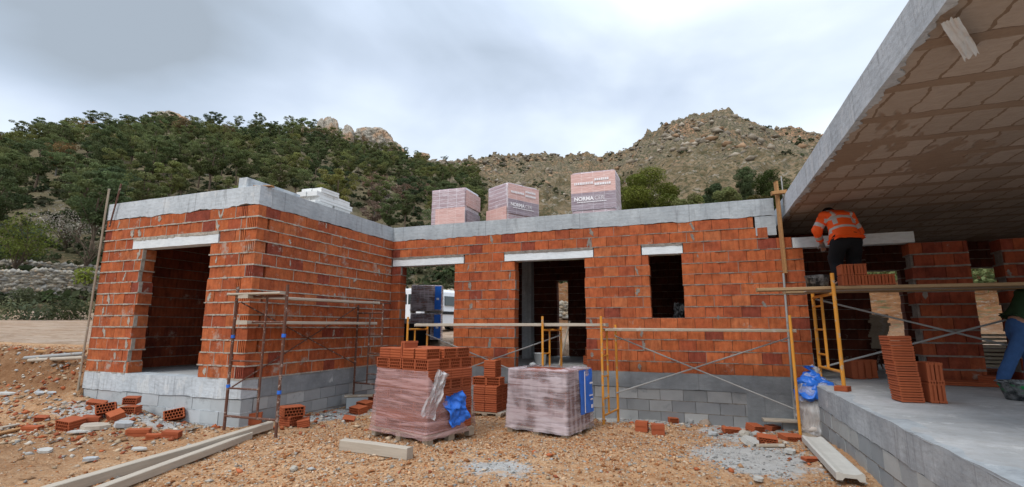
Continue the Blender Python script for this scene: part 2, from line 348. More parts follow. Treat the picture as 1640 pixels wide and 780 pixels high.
def thing(name, label, cat, loc=(0, 0, 0), rotz=0., group=None):
    o = bpy.data.objects.new(name, None); col.objects.link(o); o.empty_display_size = .2
    o.location = loc; o.rotation_euler = (0, 0, rotz); return tag(o, label, cat, group)
def copy_tree(o, parent=None):
    c = o.copy(); col.objects.link(c); c.parent = parent
    for ch in list(o.children): copy_tree(ch, c)
    return c

# ------------------------------------------------------------------ terrain
SX = np.array([-700, -300, 0, 65, 155, 275, 340, 420, 480, 520, 560, 600, 640, 700, 750, 800, 850, 900, 985, 1020, 1060, 1100, 1160, 1200, 1250, 1310, 1400, 1600, 2000, 2600.])
SY = np.array([300, 262, 236, 216, 205, 198, 205, 207, 212, 222, 230, 238, 246, 255, 258, 250, 246, 249, 249, 226, 203, 187, 175, 186, 204, 215, 240, 280, 320, 360.])
SR = np.array([190, 200, 215, 220, 225, 230, 230, 225, 215, 210, 210, 215, 230, 300, 360, 400, 430, 440, 420, 400, 390, 385, 380, 380, 385, 390, 390, 380, 360, 340.])
FPX, PIT = 783., R(9.7)
def az_el(px, py):
    x = (px-820)/FPX; y = (390-py)/FPX
    Y = math.cos(PIT)-y*math.sin(PIT); Z = math.sin(PIT)+y*math.cos(PIT)
    return math.atan2(x, Y), math.atan2(Z, math.hypot(x, Y))
_ae = np.array([az_el(a, b) for a, b in zip(SX, SY)])
AZB = (az_el(775, 400)[0], az_el(850, 400)[0])
def yardz(r): return np.interp(r, [9, 12, 22, 40, 46], [.66, .80, 1.37, 2.0, 2.5])
def terrain(x, y):
    x = np.asarray(x, float); y = np.asarray(y, float)
    r = np.hypot(x, y); az = np.arctan2(x, y)
    el = np.interp(az, _ae[:, 0], _ae[:, 1]); rR = np.interp(az, _ae[:, 0], SR)
    zR = 1.6+rR*np.tan(el)
    t = np.clip((r-42)/(rR-42), 0, 1)
    berm = .38*np.exp(-((r-40.3)/.8)**2)*(1+.5*fbm(x*.7, y*.7, 3))*(az < 0)
    hill = 2.2+(zR-2.2)*(t**1.06)*.985
    over = np.clip((r-rR)/rR, 0, None); hill = hill-over*zR*1.2
    far = sm(40, 50, r)
    mnt = sm(280, 380, rR)
    amp = far*(.9+2.2*t)*(1+.9*mnt)
    hill = hill+amp*(fbm(x*.045, y*.045, 6)*1.1+mnt*(ridged(x*.045, y*.045, 5)-.6)*4.6+.35*fbm(x*.3, y*.3, 3))*np.where(r > rR*.93, .45, 1.)
    bnk = 2.5*sm(19, 33, r)*sm(AZB[0], AZB[1], az)*(1+.5*fbm(x*.25, y*.25, 4))
    z = np.where(r < 42, yardz(r)+berm+bnk+.05*fbm(x*.3, y*.3, 3), np.maximum(hill, 2.0+bnk))
    # near ground
    u = (x-BX)*CU-(y-BY)*SU; v = (x-BX)*SU+(y-BY)*CU
    g = .06+.33*sm(.3, 4.2, -u)*np.exp(-(np.clip(-3.6-v, 0, 9)/1.0)**2)
    g = g-.13*sm(-1.6, -.3, v)*sm(-.2, .4, u)+.05*fbm(x*.8, y*.8, 4)+.05*sm(-1.2, -2.5, v)*sm(7.0, 8.0, u)*(u < 8.3)
    g = g+.10*np.exp(-((u+1.6)**2/1.2+(v+4.35)**2/.10))+.07*np.exp(-((u-6.6)**2/2.+(v+.9)**2/.12))
    m = np.where(u < -3.85, sm(-3.95, -3.25, v+.25*fbm(x*1.2, y*1.2, 3)), sm(4.75, 6., v))
    m = np.maximum(m, sm(16.2, 18, u)*sm(-5, 3, v)); m = np.maximum(m, sm(14, 24, -u))
    inside = (u > -3.85) & (u < 16.2) & (v > -3.8) & (v < 4.7)
    m = np.where(inside, 0, m)
    g = np.where(inside & ((v > 0.05) | (u < -.05)), -.2, g)
    return g*(1-m)+z*m
def tz(x, y): return float(terrain(np.array([x]), np.array([y]))[0])
def grey_mask(x, y):
    u = (x-BX)*CU-(y-BY)*SU; v = (x-BX)*SU+(y-BY)*CU
    g = np.zeros_like(x)
    def blob(cx, cy, rx, ry, a=1.): return a*np.exp(-(((x-cx)/rx)**2+((y-cy)/ry)**2))
    g = np.maximum(g, blob(-.15, 5.75, .55, .5, .8)); g = np.maximum(g, blob(2.9, 6.2, .7, .9, 1.1)); g = np.maximum(g, blob(3.3, 7.5, .7, 1.1, .8))
    g = np.maximum(g, sm(-.9, -.2, v)*sm(-.3, .3, u)*.9)
    g = np.maximum(g, np.exp(-((v+4.2)/.4)**2)*sm(-.2, -1., u)*sm(-4.2, -3, u)*.9)
    g = np.maximum(g, np.exp(-((u-.55)/.5)**2)*sm(-3.6, -2.6, v)*(v < 0)*.9)
    return g
# fine sheet in front of the house
xs = np.arange(-15, 9.5, .035); ys = np.arange(2.2, 13.4, .035)
X, Y = np.meshgrid(xs, ys); edge = np.minimum(np.minimum(X+15, 9.5-X), np.minimum(Y-2.2, 13.4-Y))
Z = terrain(X, Y)
U_ = (X-BX)*CU-(Y-BY)*SU; V_ = (X-BX)*SU+(Y-BY)*CU
bank = np.exp(-((V_+3.6)/.6)**2)*sm(-3.7, -4.3, U_)
Z = Z+np.clip(edge/.5, 0, 1)*(.022*fbm(X*3, Y*3, 4)+.020*fbm(X*9, Y*9, 3)+bank*.24*ridged(X*1.6, Y*1.6, 4)+bank*.09*fbm(X*5, Y*5, 3))-.03*np.clip(1-edge/.5, 0, 1)
GZ = Z.copy()
def gz(x, y):                       # height of the fine ground
    i = (x+15)/.035; j = (y-2.2)/.035
    if 0 <= i < len(xs)-1 and 0 <= j < len(ys)-1: return float(GZ[int(round(j)), int(round(i))])
    return tz(x, y)
nx, ny = len(xs), len(ys)
idx = np.arange(nx*ny).reshape(ny, nx)
F = np.stack([idx[:-1, :-1], idx[:-1, 1:], idx[1:, 1:], idx[1:, :-1]], -1).reshape(-1, 4)
me = npmesh('ground', np.stack([X, Y, Z], -1).reshape(-1, 3), F, ['ground_dirt'], attrs={'grey': ('FLOAT', 'POINT', grey_mask(X, Y)), 'dark': ('FLOAT', 'POINT', np.clip(bank*1.3+.55*sm(-3.5, -6.5, X)*sm(9, 6, Y)+.22*np.clip(fbm(X*.7+9, Y*.7, 4)*2, 0, 1), 0, 1))}, smooth=True)
tag(link('ground', me), 'orange brown earth of the building site strewn with gravel', 'ground', kind='structure')
# hills: polar sheet round the site
az = np.radians(np.concatenate([np.arange(-180, -56, 4.), np.arange(-56, 56.01, .125), np.arange(58, 180.1, 4.)]))
rr = np.concatenate([np.linspace(.3, 12, 14), 12.5*np.exp(np.linspace(0, math.log(620/12.5), 430))])
A, Rr = np.meshgrid(az, rr); X = Rr*np.sin(A); Y = Rr*np.cos(A); Z = terrain(X, Y)
infine = (X > -14.9) & (X < 9.4) & (Y > 2.3) & (Y < 13.3)
Z = np.where(infine, Z-.30, Z-.02)
rRm = np.interp(A, _ae[:, 0], SR); mn = sm(230, 350, rRm)
t = (Rr-42)/(rRm-42)
kind = np.zeros(X.shape+(4,)); kind[..., 3] = sm(17, 24, Rr)*(1-sm(54, 62, Rr))*sm(AZB[0], AZB[1], A)
kind[..., 0] = np.clip(.02+mn*(.34+.58*sm(.25, .75, t)), 0, 1)*sm(45, 60, Rr)
kind[..., 1] = (1-mn)*sm(55, 75, Rr)
kind[..., 2] = 1-sm(40, 44, Rr+1.5*fbm(X*.3, Y*.3, 3)-14*sm(AZB[0], AZB[1], A))
def ob(px, tc, w_, h_): return np.exp(-((A-az_el(px, 230)[0])/w_)**2-((t-tc)/h_)**2)
orange = np.maximum(np.maximum(ob(1215, .86, .035, .10), ob(1275, .78, .04, .16)), np.maximum(ob(1095, .72, .03, .16), ob(1005, .93, .015, .07)))
nx, ny = len(az), len(rr); idx = np.arange(nx*ny).reshape(ny, nx)
F = np.stack([idx[:-1, :-1], idx[1:, :-1], idx[1:, 1:], idx[:-1, 1:]], -1).reshape(-1, 4)
me = npmesh('hills', np.stack([X, Y, Z], -1).reshape(-1, 3), F, ['hill_soil'], attrs={'kind': ('FLOAT_COLOR', 'POINT', kind), 'orange': ('FLOAT', 'POINT', orange)}, smooth=True)
tag(link('hills', me), 'wooded hill, bare saddle and rocky mountain rising behind the earth yard', 'hills', kind='structure')

# ------------------------------------------------------------------ gravel and rubble (uncountable)
OCT = np.array([(1, 0, 0), (-1, 0, 0), (0, 1, 0), (0, -1, 0), (0, 0, 1), (0, 0, -1.)])
OCF = np.array([(0, 2, 4), (2, 1, 4), (1, 3, 4), (3, 0, 4), (2, 0, 5), (1, 2, 5), (3, 1, 5), (0, 3, 5)])
def pebbles(name, P, S, C, label, cat):
    N = len(P); D = OCT[None]*(.65+.7*rng.random((N, 6, 1)))*S[:, None, None]*np.stack([.8+.7*rng.random(N), .8+.7*rng.random(N), .45+.4*rng.random(N)], -1)[:, None, :]
    a = rng.random(N)*6.28; ca, sa = np.cos(a)[:, None], np.sin(a)[:, None]
    tl = (rng.random(N)-.5)*1.2; ct, st = np.cos(tl)[:, None], np.sin(tl)[:, None]
    D = np.stack([D[..., 0]*ct+D[..., 2]*st, D[..., 1], -D[..., 0]*st+D[..., 2]*ct], -1)
    D = np.stack([D[..., 0]*ca-D[..., 1]*sa, D[..., 0]*sa+D[..., 1]*ca, D[..., 2]], -1)
    V = (P[:, None]+D).reshape(-1, 3); F = (OCF[None]+6*np.arange(N)[:, None, None]).reshape(-1, 3)
    me = npmesh(name, V, F, ['stone'], tint=np.repeat(C, 8, 0))
    return tag(link(name, me), label, cat, kind='stuff')
def scatter(N, x0, x1, y0, y1, dens=None):
    x = x0+(x1-x0)*rng.random(N); y = y0+(y1-y0)*rng.random(N)
    u = (x-BX)*CU-(y-BY)*SU; v = (x-BX)*SU+(y-BY)*CU
    ok = (u < 8.15) & ~((v > -.02) & (u > -.02)) & ~((u > -3.9) & (u < .02) & (v > -3.83)) & ~((v > 0) & (u > -3.9)) & (abs(x) < .62+1.05*y)
    if dens is not None: ok &= rng.random(N) < dens(x, y, u, v)
    x, y = x[ok], y[ok]
    i = np.clip(np.round((x+15)/.035).astype(int), 0, GZ.shape[1]-1); j = np.clip(np.round((y-2.2)/.035).astype(int), 0, GZ.shape[0]-1)
    return x, y, GZ[j, i], u[ok], v[ok]
PAL = np.array([(.52, .255, .12), (.57, .345, .195), (.44, .19, .078), (.60, .41, .26), (.37, .16, .068), (.56, .44, .33), (.28, .115, .047), (.40, .36, .31)])
x, y, z, u, v = scatter(190000, -13, 5.5, 3.6, 12.5, lambda x, y, u, v: np.clip(.40+.95*fbm(x*.75, y*.75, 4)+.55*sm(-4.0, -1.5, x), .10, 1)*(1-.6*np.clip(grey_mask(x, y), 0, 1)))
gm = grey_mask(x, y)
C = PAL[rng.integers(0, 8, len(x))]*(.75+.5*rng.random((len(x), 1))); gsel = rng.random(len(x)) < gm*.9
C[gsel] = np.array([(.36, .36, .35)])*(.7+.6*rng.random((gsel.sum(), 1)))
S = .0055+.012*rng.random(len(x))**2.2+.016*(rng.random(len(x)) < .045)
pebbles('gravel', np.stack([x, y, z+S*.15], -1), S, C, 'small orange and tan gravel scattered over the site ground', 'gravel')
def rub(x, y, u, v):
    d = .05+.95*np.exp(-((v+4.55)/.75)**2)*sm(.3, -.6, u)+.9*np.exp(-((v+.75)/.5)**2)*sm(5.6, 6.6, u)+.7*np.exp(-(((x+7.2)/1.6)**2+((y-7.4)/.9)**2))
    return np.clip(d+.75*np.exp(-((v+3.6)/.45)**2)*sm(-3.7, -4.3, u)+.5*np.exp(-((u-.4)/.5)**2)*(v > -3.9)*(v < 0), 0, 1)*.55
x, y, z, u, v = scatter(30000, -13, 5.5, 4.4, 12, rub)
PR = np.array([(.44, .13, .055), (.50, .38, .26), (.40, .39, .37), (.38, .22, .12), (.55, .50, .43), (.33, .10, .05)])
C = PR[rng.integers(0, 6, len(x))]*(.75+.5*rng.random((len(x), 1))); S = .014+.036*rng.random(len(x))**2.2
pebbles('rubble', np.stack([x, y, z+S*.25], -1), S, C, 'rubble of broken brick, mortar and stone along the foot of the walls', 'rubble')

# ------------------------------------------------------------------ house
house = thing('brick_house', 'unfinished single storey house of red hollow brick with grey concrete ring beam and porch slab', 'house', W(0, 0, 0), -YAW)
INNER_SHADE = [(.24, .055, .026), (.29, .065, .028), (.21, .045, .024)]  # inner wall bricks, the shade of the rooms put into their colour
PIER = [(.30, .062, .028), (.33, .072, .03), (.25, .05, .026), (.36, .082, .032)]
PORCH_SHADE = [(.10, .027, .015), (.13, .033, .017), (.085, .022, .013)]  # darker still: the gloom behind the porch openings painted into the bricks
ORANGE = [(.45, .110, .036), (.47, .125, .044), (.42, .096, .034), (.46, .115, .038), (.39, .09, .033), (.35, .078, .032), (.47, .135, .05), (.40, .10, .038), (.43, .105, .038), (.44, .11, .036), (.41, .098, .034), (.46, .12, .042), (.27, .058, .032), (.45, .115, .04), (.42, .10, .038)]
GREYB = [(.36, .36, .355), (.42, .42, .41), (.31, .315, .315), (.46, .455, .44), (.28, .285, .29)]
def rnd(a, b): return a+(b-a)*random.random()
def bwall(name, L, z0, nc, holes=(), loc=(0, 0, 0), rot=0., bl=.30, bh=.2, th=.24, joint=.014, proud=.006, pal=ORANGE, mats=('brick', 'mortar'),
          sa=(0, 0), ea=(0, 0), ends=None, slots=None, smear=0, vj=0., sx_=(), jamb=.02, gap=.007, lump=1., jy=.005, label=None):
    m = MB(); seed = random.random()*bl
    for c in range(nc):
        za = z0+c*bh; zb = za+bh; zm = (za+zb)/2; s0 = sa[c % 2]; e0 = L-ea[c % 2]
        if ends: e0 = ends(c, e0)
        segs = [(s0, e0)]
        for (ha, hb, h0, h1) in holes:
            if h0 <= zm <= h1:
                ns = []
                for (s, e) in segs:
                    if hb <= s or ha >= e: ns.append((s, e)); continue
                    if ha > s: ns.append((s, ha-rnd(-.2, .8)*jamb))
                    if hb < e: ns.append((hb+rnd(-.2, .8)*jamb, e))
                segs = ns
        for (s, e) in segs:
            x = s-((c % 2)*bl/2+seed) % bl; x = x if x > s-bl+.05 else x+bl
            carry = None
            while x < e-.001:
                a = max(x, s); b = min(x+bl, e); x += bl
                if carry is not None: a = carry; carry = None
                elif b-a < .07 and b < e: carry = a; continue
                if e-b < .06: b = e; x = e+1
                if b-a < .05: continue
                cl = random.choice(pal); k = rnd(.90, 1.09); cl = tuple(q*k for q in cl)
                y0 = rnd(-jy, jy); y1 = rnd(-jy, jy)
                if slots and ((slots == 'e' and b == e0) or (slots == 's' and a == s0)):
                    wslot = .24 if c % 2 == 0 else .12
                    if slots == 'e': xs_, a2, b2 = b-wslot, a, b-wslot
                    else: xs_, a2, b2 = a, a+wslot, b
                    nr = 6 if c % 2 == 0 else 3
                    for q in range(nr):
                        m.box((xs_+q*wslot/nr+.004, y0, za+joint/2), (xs_+(q+1)*wslot/nr-.013, th-.03, zb-joint/2), 0, cl)
                    if b2-a2 < .03: continue
                    a, b = a2, b2
                if random.random() < vj: m.box((b-.004, -proud*.4, za+joint*.3), (b+.005, .06, zb-joint*.3), 1)
                dz = rnd(-.003, .003); dx = rnd(-.003, .003)
                x0, x1 = a+gap/2, b-gap/2; z0_, z1_ = za+joint/2, zb-joint/2
                m.add([(x0, y0+dx, z0_+dz), (x1, y0-dx, z0_-dz), (x1, th+y1, z0_), (x0, th+y1, z0_), (x0, y0+dx, z1_+dz), (x1, y0-dx, z1_-dz), (x1, th+y1, z1_), (x0, th+y1, z1_)], BOXF, 0, cl)
            m.box((s+.02, .045, za+.001), (e-.02, th-.045, zb-.001), 1)
            x = s
            while x < e:
                w = rnd(.05, .16); b = min(e, x+w); pr = proud+rnd(-.006, .010)*lump; hh = joint*.42+rnd(.000, .0045)*lump
                m.box((x, -pr, za-hh+rnd(-.003, .003)), (b, th+pr, za+hh+rnd(-.003, .003)), 1); x = b
            if smear:
                for q in range(int((e-s)*smear+random.random())):
                    x = rnd(s, e); zc = za+rnd(0, bh); k = 18; rx, rz_ = rnd(.012, .05), rnd(.02, .09)
                    if sx_ and random.random() < .75:
                        x = random.choice(sx_)+rnd(-.05, .05); zc = za+bh*.5; rx, rz_ = rnd(.02, .045), rnd(.06, .11)
                        if not (s < x < e): continue
                    x = min(max(x, s+rx), e-rx); sk = rnd(-.3, .3)
                    poly = [(x+rx*rnd(.35, 1.2)*math.cos(6.283*i/k)+sk*rz_*math.sin(6.283*i/k), zc+rz_*rnd(.55, 1.15)*math.sin(6.283*i/k)) for i in range(k)]
                    m.prism(poly, -proud*.5-rnd(.002, .005), .02, 1)
    o = m.build(name, mats, house, loc, (0, 0, rot))
    if label: o['label'] = label
    return o
def strip(name, L, z0, z1, th, loc, rot, mat, rag=.02, top_rag=.004, step=.05, bias=0., y0=0., label=None, thr=0.):
    m = MB(); k = max(2, int(L/step)); vs = []; sd = random.random()*99
    for i in range(k+1):
        x = L*i/k
        zb = z0+bias+rag*1.6*mnoise.noise((x*2.1, sd, 0))+rag*.9*mnoise.noise((x*9, sd, 3.)); zt = z1+top_rag*mnoise.noise((x*3, sd, 7.))
        yy = y0+.004*mnoise.noise((x*1.3, sd, 11.))
        t2 = th if not thr else max(.03, th+thr*(mnoise.noise((x*3.1, sd, 20.))+.8*mnoise.noise((x*11, sd, 24.))+.5*mnoise.noise((x*27, sd, 27.))))
        vs += [(x, yy, zb), (x, yy, zt), (x, th if thr else t2, zt), (x, t2, zb)]
    fs = []
    for i in range(k):
        a, b = 4*i, 4*i+4
        fs += [(a, b, b+1, a+1), (a+1, b+1, b+2, a+2), (a+2, b+2, b+3, a+3), (a+3, b+3, b, a)]
    fs += [(0, 1, 2, 3), (4*k+3, 4*k+2, 4*k+1, 4*k)]
    o = m.add(vs, fs).build(name, [mat], house, loc, (0, 0, rot))
    if label: o['label'] = label
    return o
HP = math.pi/2
# wing front
bwall('wall', 3.86, 0, 14, [(1.16, 2.84, -1, 2.2), (.86, 3.02, 2.2, 2.4)], (-3.86, -3.79, 0), 0, sa=(0, 0), ea=(0, .245), slots='e', smear=1.0, jamb=.07, joint=.018, proud=.007, lump=1.2, vj=.5, sx_=(.75, .95, 1.05, 2.95, 3.02, .35))
strip('lintel', 2.16, 2.2, 2.355, .2, (-3.0, -3.80, 0), 0, 'lintel_paint', .002)
# wing side
bwall('wall', 3.79, 0, 14, [], (0, -3.79, 0), HP, sa=(.245, 0), smear=.25, joint=.017, proud=.009, lump=1.2, gap=.004, vj=.25)
# main wall
def mends(c, e): return e if c < 12 else (7.88 if c == 12 else 7.66)
bwall('wall', 8.4, 0, 14, [(.27, 1.65, -1, 2.2), (.03, 1.88, 2.2, 2.4), (3.08, 4.56, -1, 2.2), (2.83, 4.75, 2.2, 2.4), (5.82, 6.40, 1.0, 2.2), (5.68, 6.44, 2.2, 2.4), (8.24, 8.6, 2.2, 2.8)], (0, 0, 0), 0,
      mats=('brick_clean', 'mortar_grey'), joint=.013, proud=.003, ends=mends, smear=.35, jamb=.02, vj=.2, sx_=(2.0, 2.5, 3.0, 4.68, 5.6, 6.6))
for a, b in ((.04, 1.87), (2.84, 4.74), (5.69, 6.43)):
    strip('lintel', b-a, 2.2, 2.355, .2, (a, -.012, 0), 0, 'lintel_paint', .002)
    m = MB(); x = a
    while x < b:
        w = rnd(.03, .10); e = min(b, x+w); m.box((x, -.018-rnd(0, .012), 2.352), (e, .1, 2.395+rnd(-.01, .012))); x = e
    m.build('mortar_bed', ['mortar_grey'], house)
m = MB(); x = -3.0
while x < -.84:
    w = rnd(.03, .10); e = min(-.84, x+w); m.box((x, -3.80-rnd(0, .012), 2.352), (e, -3.7, 2.395+rnd(-.01, .012))); x = e
m.build('mortar_bed', ['mortar'], house)
strip('lintel', 1.74, 2.2, 2.38, .2, (8.25, -.015, 0), 0, 'lintel_paint', .002, label='long pale lintel over the porch opening')
# short concrete stub below the beam end
MB().box((7.69, .0, 2.45), (8.02, .24, 2.80)).build('column', ['concrete'], house)
# pillars of the porch
bwall('pillar', .76, 0, 11, [], (9.9, 0, 0), 0, pal=PIER, th=.30, joint=.024, proud=.003, smear=.4, bl=.26, mats=('brick_clean', 'mortar_grey'), label='brick pillar between the porch openings, not yet reaching the ceiling')
bwall('pillar', .80, 0, 11, [], (11.06, 0, 0), 0, pal=PIER, th=.30, joint=.024, proud=.003, smear=.4, bl=.26, mats=('brick_clean', 'mortar_grey'))
# other walls
bwall('wall', 8.05, 0, 14, [], (-3.86, 4.5, 0), -HP, joint=.012, proud=.003, pal=INNER_SHADE, mats=('brick_clean', 'mortar_grey'))
bwall('wall', 19.86, 0, 14, [(.55, 3.4, -1, 3.), (6.60, 6.92, -1, 2.2), (14.2, 15.05, .4, 2.2), (16.4, 17.0, .4, 2.2)], (-3.86, 4.5, 0), 0, joint=.011, proud=.003, pal=PORCH_SHADE, mats=('brick_clean', 'mortar_grey'))
bwall('wall', 3.60, 0, 14, [], (-3.62, -.10, 0), 0, joint=.012, proud=.003, pal=INNER_SHADE, mats=('brick_clean', 'mortar_grey'))  # unseen partition, added to keep the wing interior dark
bwall('wall', 4.2, 0, 14, [(1.0, 1.9, -1, 2.2)], (7.9, .26, 0), HP, joint=.011, proud=.003, pal=PORCH_SHADE, mats=('brick_clean', 'mortar_grey'))  # partition added between middle and right rooms to darken them
bwall('wall', 1.75, 0, 14, [], (8.15, 2.2, 0), 0, joint=.011, proud=.003, pal=PORCH_SHADE, mats=('brick_clean', 'mortar_grey'))
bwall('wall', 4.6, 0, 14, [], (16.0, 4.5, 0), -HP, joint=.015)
MB().box((2.2, 2.9, 0), (2.46, 3.16, 2.8)).build('column', ['concrete'], house)
# ring beam and roof
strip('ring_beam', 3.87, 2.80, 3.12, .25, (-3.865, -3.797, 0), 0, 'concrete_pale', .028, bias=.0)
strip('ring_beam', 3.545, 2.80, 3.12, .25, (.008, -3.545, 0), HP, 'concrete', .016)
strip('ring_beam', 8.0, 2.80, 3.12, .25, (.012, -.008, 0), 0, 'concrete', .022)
m = MB().box((-3.62, -3.54, 2.83), (-.26, 4.7, 3.07)); m.box((-.255, .25, 2.83), (7.98, 4.7, 3.07)); m.build('roof_slab', ['plain_soffit'], house)
m = MB().box((8.21, -7.0, 2.81), (16.5, 4.75, 3.10)); m.build('roof_slab', ['soffit'], house)
strip('fascia', 11.4, 2.796, 3.12, .055, (8.17, 4.4, 0), -HP, 'concrete_pale', .006, step=.025, thr=.075)
strip('fascia', 8.3, 2.80, 3.12, .16, (8.2, -7.03, 0), 0, 'concrete', .03)
# plinth
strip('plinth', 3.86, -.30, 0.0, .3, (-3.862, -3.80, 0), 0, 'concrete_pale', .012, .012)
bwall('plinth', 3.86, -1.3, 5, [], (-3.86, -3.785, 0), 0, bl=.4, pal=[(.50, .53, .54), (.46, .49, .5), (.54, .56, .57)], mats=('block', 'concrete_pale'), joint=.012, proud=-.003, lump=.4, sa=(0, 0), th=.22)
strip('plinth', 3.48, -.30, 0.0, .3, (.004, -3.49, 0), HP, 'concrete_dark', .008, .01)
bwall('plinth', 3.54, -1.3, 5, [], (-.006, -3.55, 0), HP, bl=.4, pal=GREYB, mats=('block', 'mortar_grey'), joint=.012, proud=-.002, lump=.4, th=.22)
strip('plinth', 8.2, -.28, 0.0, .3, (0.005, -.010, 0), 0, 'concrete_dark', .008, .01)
bwall('plinth', 7.4, -1.28, 5, [], (0, 0, 0), 0, bl=.4, pal=GREYB, mats=('block', 'mortar_grey'), joint=.012, proud=-.002, lump=.4, th=.22)
strip('plinth', .87, -1.2, -.283, .22, (7.34, -.008, 0), 0, 'concrete_dark', .004)
m = MB().box((-3.60, -3.49, -.25), (-.01, 4.7, -.012)); m.box((-2.7, -3.78, -.2), (-1.02, -3.4, -.008)); m.box((0, .02, -.25), (8.2, 4.7, -.015)); m.build('floor_slab', ['concrete_floor'], house)
# terrace
def terr():
    m = MB(); xs_ = np.arange(8.2, 16.6, .1); ys_ = np.arange(-8.6, 4.7, .1)
    k = len(ys_); vs = []
    for i, a in enumerate(xs_):
        for j, b in enumerate(ys_):
            vs.append((a+(.012*mnoise.noise((b*3, 1, 2)) if i == 0 else 0), b, -.004+.008*mnoise.noise((a*1.5, b*1.5, 0))-(.012 if i == 0 else 0)))
    m.add(vs, [(i*k+j, (i+1)*k+j, (i+1)*k+j+1, i*k+j+1) for i in range(len(xs_)-1) for j in range(k-1)])
    o = m.build('terrace_slab', ['concrete_floor'], house, smooth=True)
    return o
terr()
strip('terrace_edge', 8.6, -.30, -.006, .2, (8.202, 0, 0), -HP, 'concrete', .012, .012)
bwall('terrace_wall', 8.6, -1.3, 5, [], (8.21, 0, 0), -HP, bl=.4, pal=[(.40, .42, .42), (.46, .47, .45), (.34, .36, .365)], mats=('block', 'mortar_grey'), joint=.012, proud=.0, lump=.4, th=.22)


# ------------------------------------------------------------------ placing helpers
def ray(px, py):
    x = (px-820)/FPX; y = (390-py)/FPX; ro = R(-.21)
    x, y = x*math.cos(ro)+y*math.sin(ro), -x*math.sin(ro)+y*math.cos(ro)
    return Vector((x, math.cos(PIT)-y*math.sin(PIT), math.sin(PIT)+y*math.cos(PIT)))
def on_ground(px, py):              # where a sight line meets the ground
    d = ray(px, py); t = 3.0
    while t < 90:
        p = Vector(CAM)+d*t
        if p.z < gz(p.x, p.y): break
        t += .015 if t < 14 else .1
    return Vector((p.x, p.y, gz(p.x, p.y)))
def on_level(px, py, z):
    d = ray(px, py); t = (z-1.6)/d.z; return Vector(CAM)+d*t
def align(o, p, q, roll=0.):         # local X from p towards q
    d = Vector(q)-Vector(p); m = d.to_track_quat('X', 'Z').to_matrix().to_4x4() @ Matrix.Rotation(roll, 4, 'X')
    o.rotation_euler = m.to_euler(); o.location = p
def board_mesh(L, w, t, name='board', mat='wood', warp=.006):
    m = MB(); k = max(3, int(L/.25)); vs = []; s = random.random()*99
    e0 = rnd(-.01, .01)
    for i in range(k+1):
        x = L*i/k; dz = warp*mnoise.noise((x*1.2, s, 0)); dy = warp*mnoise.noise((x*1.1, s, 5)); sk = e0 if i in (0, k) else 0
        vs += [(x+sk, -w/2+dy, -t+dz), (x-sk, w/2+dy, -t+dz), (x-sk, w/2+dy, dz), (x+sk, -w/2+dy, dz)]
    fs = [(4*i+a, 4*i+4+a, 4*i+4+(a+1) % 4, 4*i+(a+1) % 4) for i in range(k) for a in range(4)]+[(3, 2, 1, 0), (4*k, 4*k+1, 4*k+2, 4*k+3)]
    fs = [tuple(reversed(f)) for f in fs]
    return m.add(vs, fs).mesh(name, [mat])
def board(name, label, cat, p, q, w, t, mat='wood', roll=0., group=None, warp=.006):
    o = link(name, board_mesh((Vector(q)-Vector(p)).length, w, t, name, mat, warp)); align(o, p, q, roll)
    b = o.modifiers.new('b', 'BEVEL'); b.width = .006; b.segments = 1
    return tag(o, label, cat, group)

# ------------------------------------------------------------------ bricks
def ridged_side(x0, x1, D, H, n=4, depth=.010):     # vertical plate with horizontal ridges on its x0 side
    p = [(x1, 0), (x1, H)]; z = H
    for i in range(n):
        a = H-H*i/n; b = H-H*(i+1)/n
        p += [(x0, a-.004), (x0, b+.35*(a-b)), (x0+depth*(1 if x1 > x0 else -1), b+.18*(a-b)), (x0+depth*(1 if x1 > x0 else -1), b+.03*(a-b))]
    return p
BC = (.44, .118, .045)
def hollow_brick(L=.27, D=.22, H=.142, rows=3, cols=6, c=BC):
    m = MB(); w = .009; x = L/2; y = D/2
    m.prism(ridged_side(-x, -x+.022, D, H), -y, y, 0, c)
    m.prism(list(reversed(ridged_side(x, x-.022, D, H))), -y, y, 0, c)
    m.box((-x+.02, -y, 0), (x-.02, y, w), 0, c); m.box((-x+.02, -y, H-w), (x-.02, y, H), 0, c)
    hh = (H-w)/rows; x0, x1 = -x+.022, x-.022
    for r in range(1, rows): m.box((x0, -y+.002, r*hh), (x1, y-.002, r*hh+w*.8), 0, c)
    for r in range(rows):
        k = cols+(r % 2)
        for i in range(1, k):
            xx = x0+(x1-x0)*(i-(0 if r % 2 == 0 else .5)+(.0 if r % 2 == 0 else 0))/cols
            m.box((xx-w*.4, -y+.003, r*hh+w*.8), (xx+w*.4, y-.003, (r+1)*hh), 0, c)
    return m
def thin_brick(L=.35, D=.25, H=.058, c=BC, n=2):
    m = MB(); x = L/2; y = D/2
    m.prism(ridged_side(-x, -x+.03, D, H, n, .012), -y, y, 0, c); m.prism(list(reversed(ridged_side(x, x-.03, D, H, n, .012))), -y, y, 0, c)
    m.box((-x+.03, -y+.012, .004), (x-.03, y-.012, H-.004), 0, c)
    for s in (-1, 1):
        for z0 in (0, H*.52): m.box((-x+.03, s*y-(.0 if s < 0 else .014), z0+.002), (x-.03, s*y+(.014 if s < 0 else 0), z0+H*.36), 0, c)
    return m
HB = hollow_brick().mesh('brick', ['loose_brick']); TB = thin_brick().mesh('thin_brick', ['loose_brick'])
UB = thin_brick(.24, .25, .088, BC, 3).mesh('upright_brick', ['loose_brick'])
FB = thin_brick(.30, .24, .19, BC, 5).mesh('large_brick', ['loose_brick'])
def brick(me, loc, rot, label, group=None, name='brick'):
    o = link(name, me, None, loc, rot); return tag(o, label, 'brick', group)
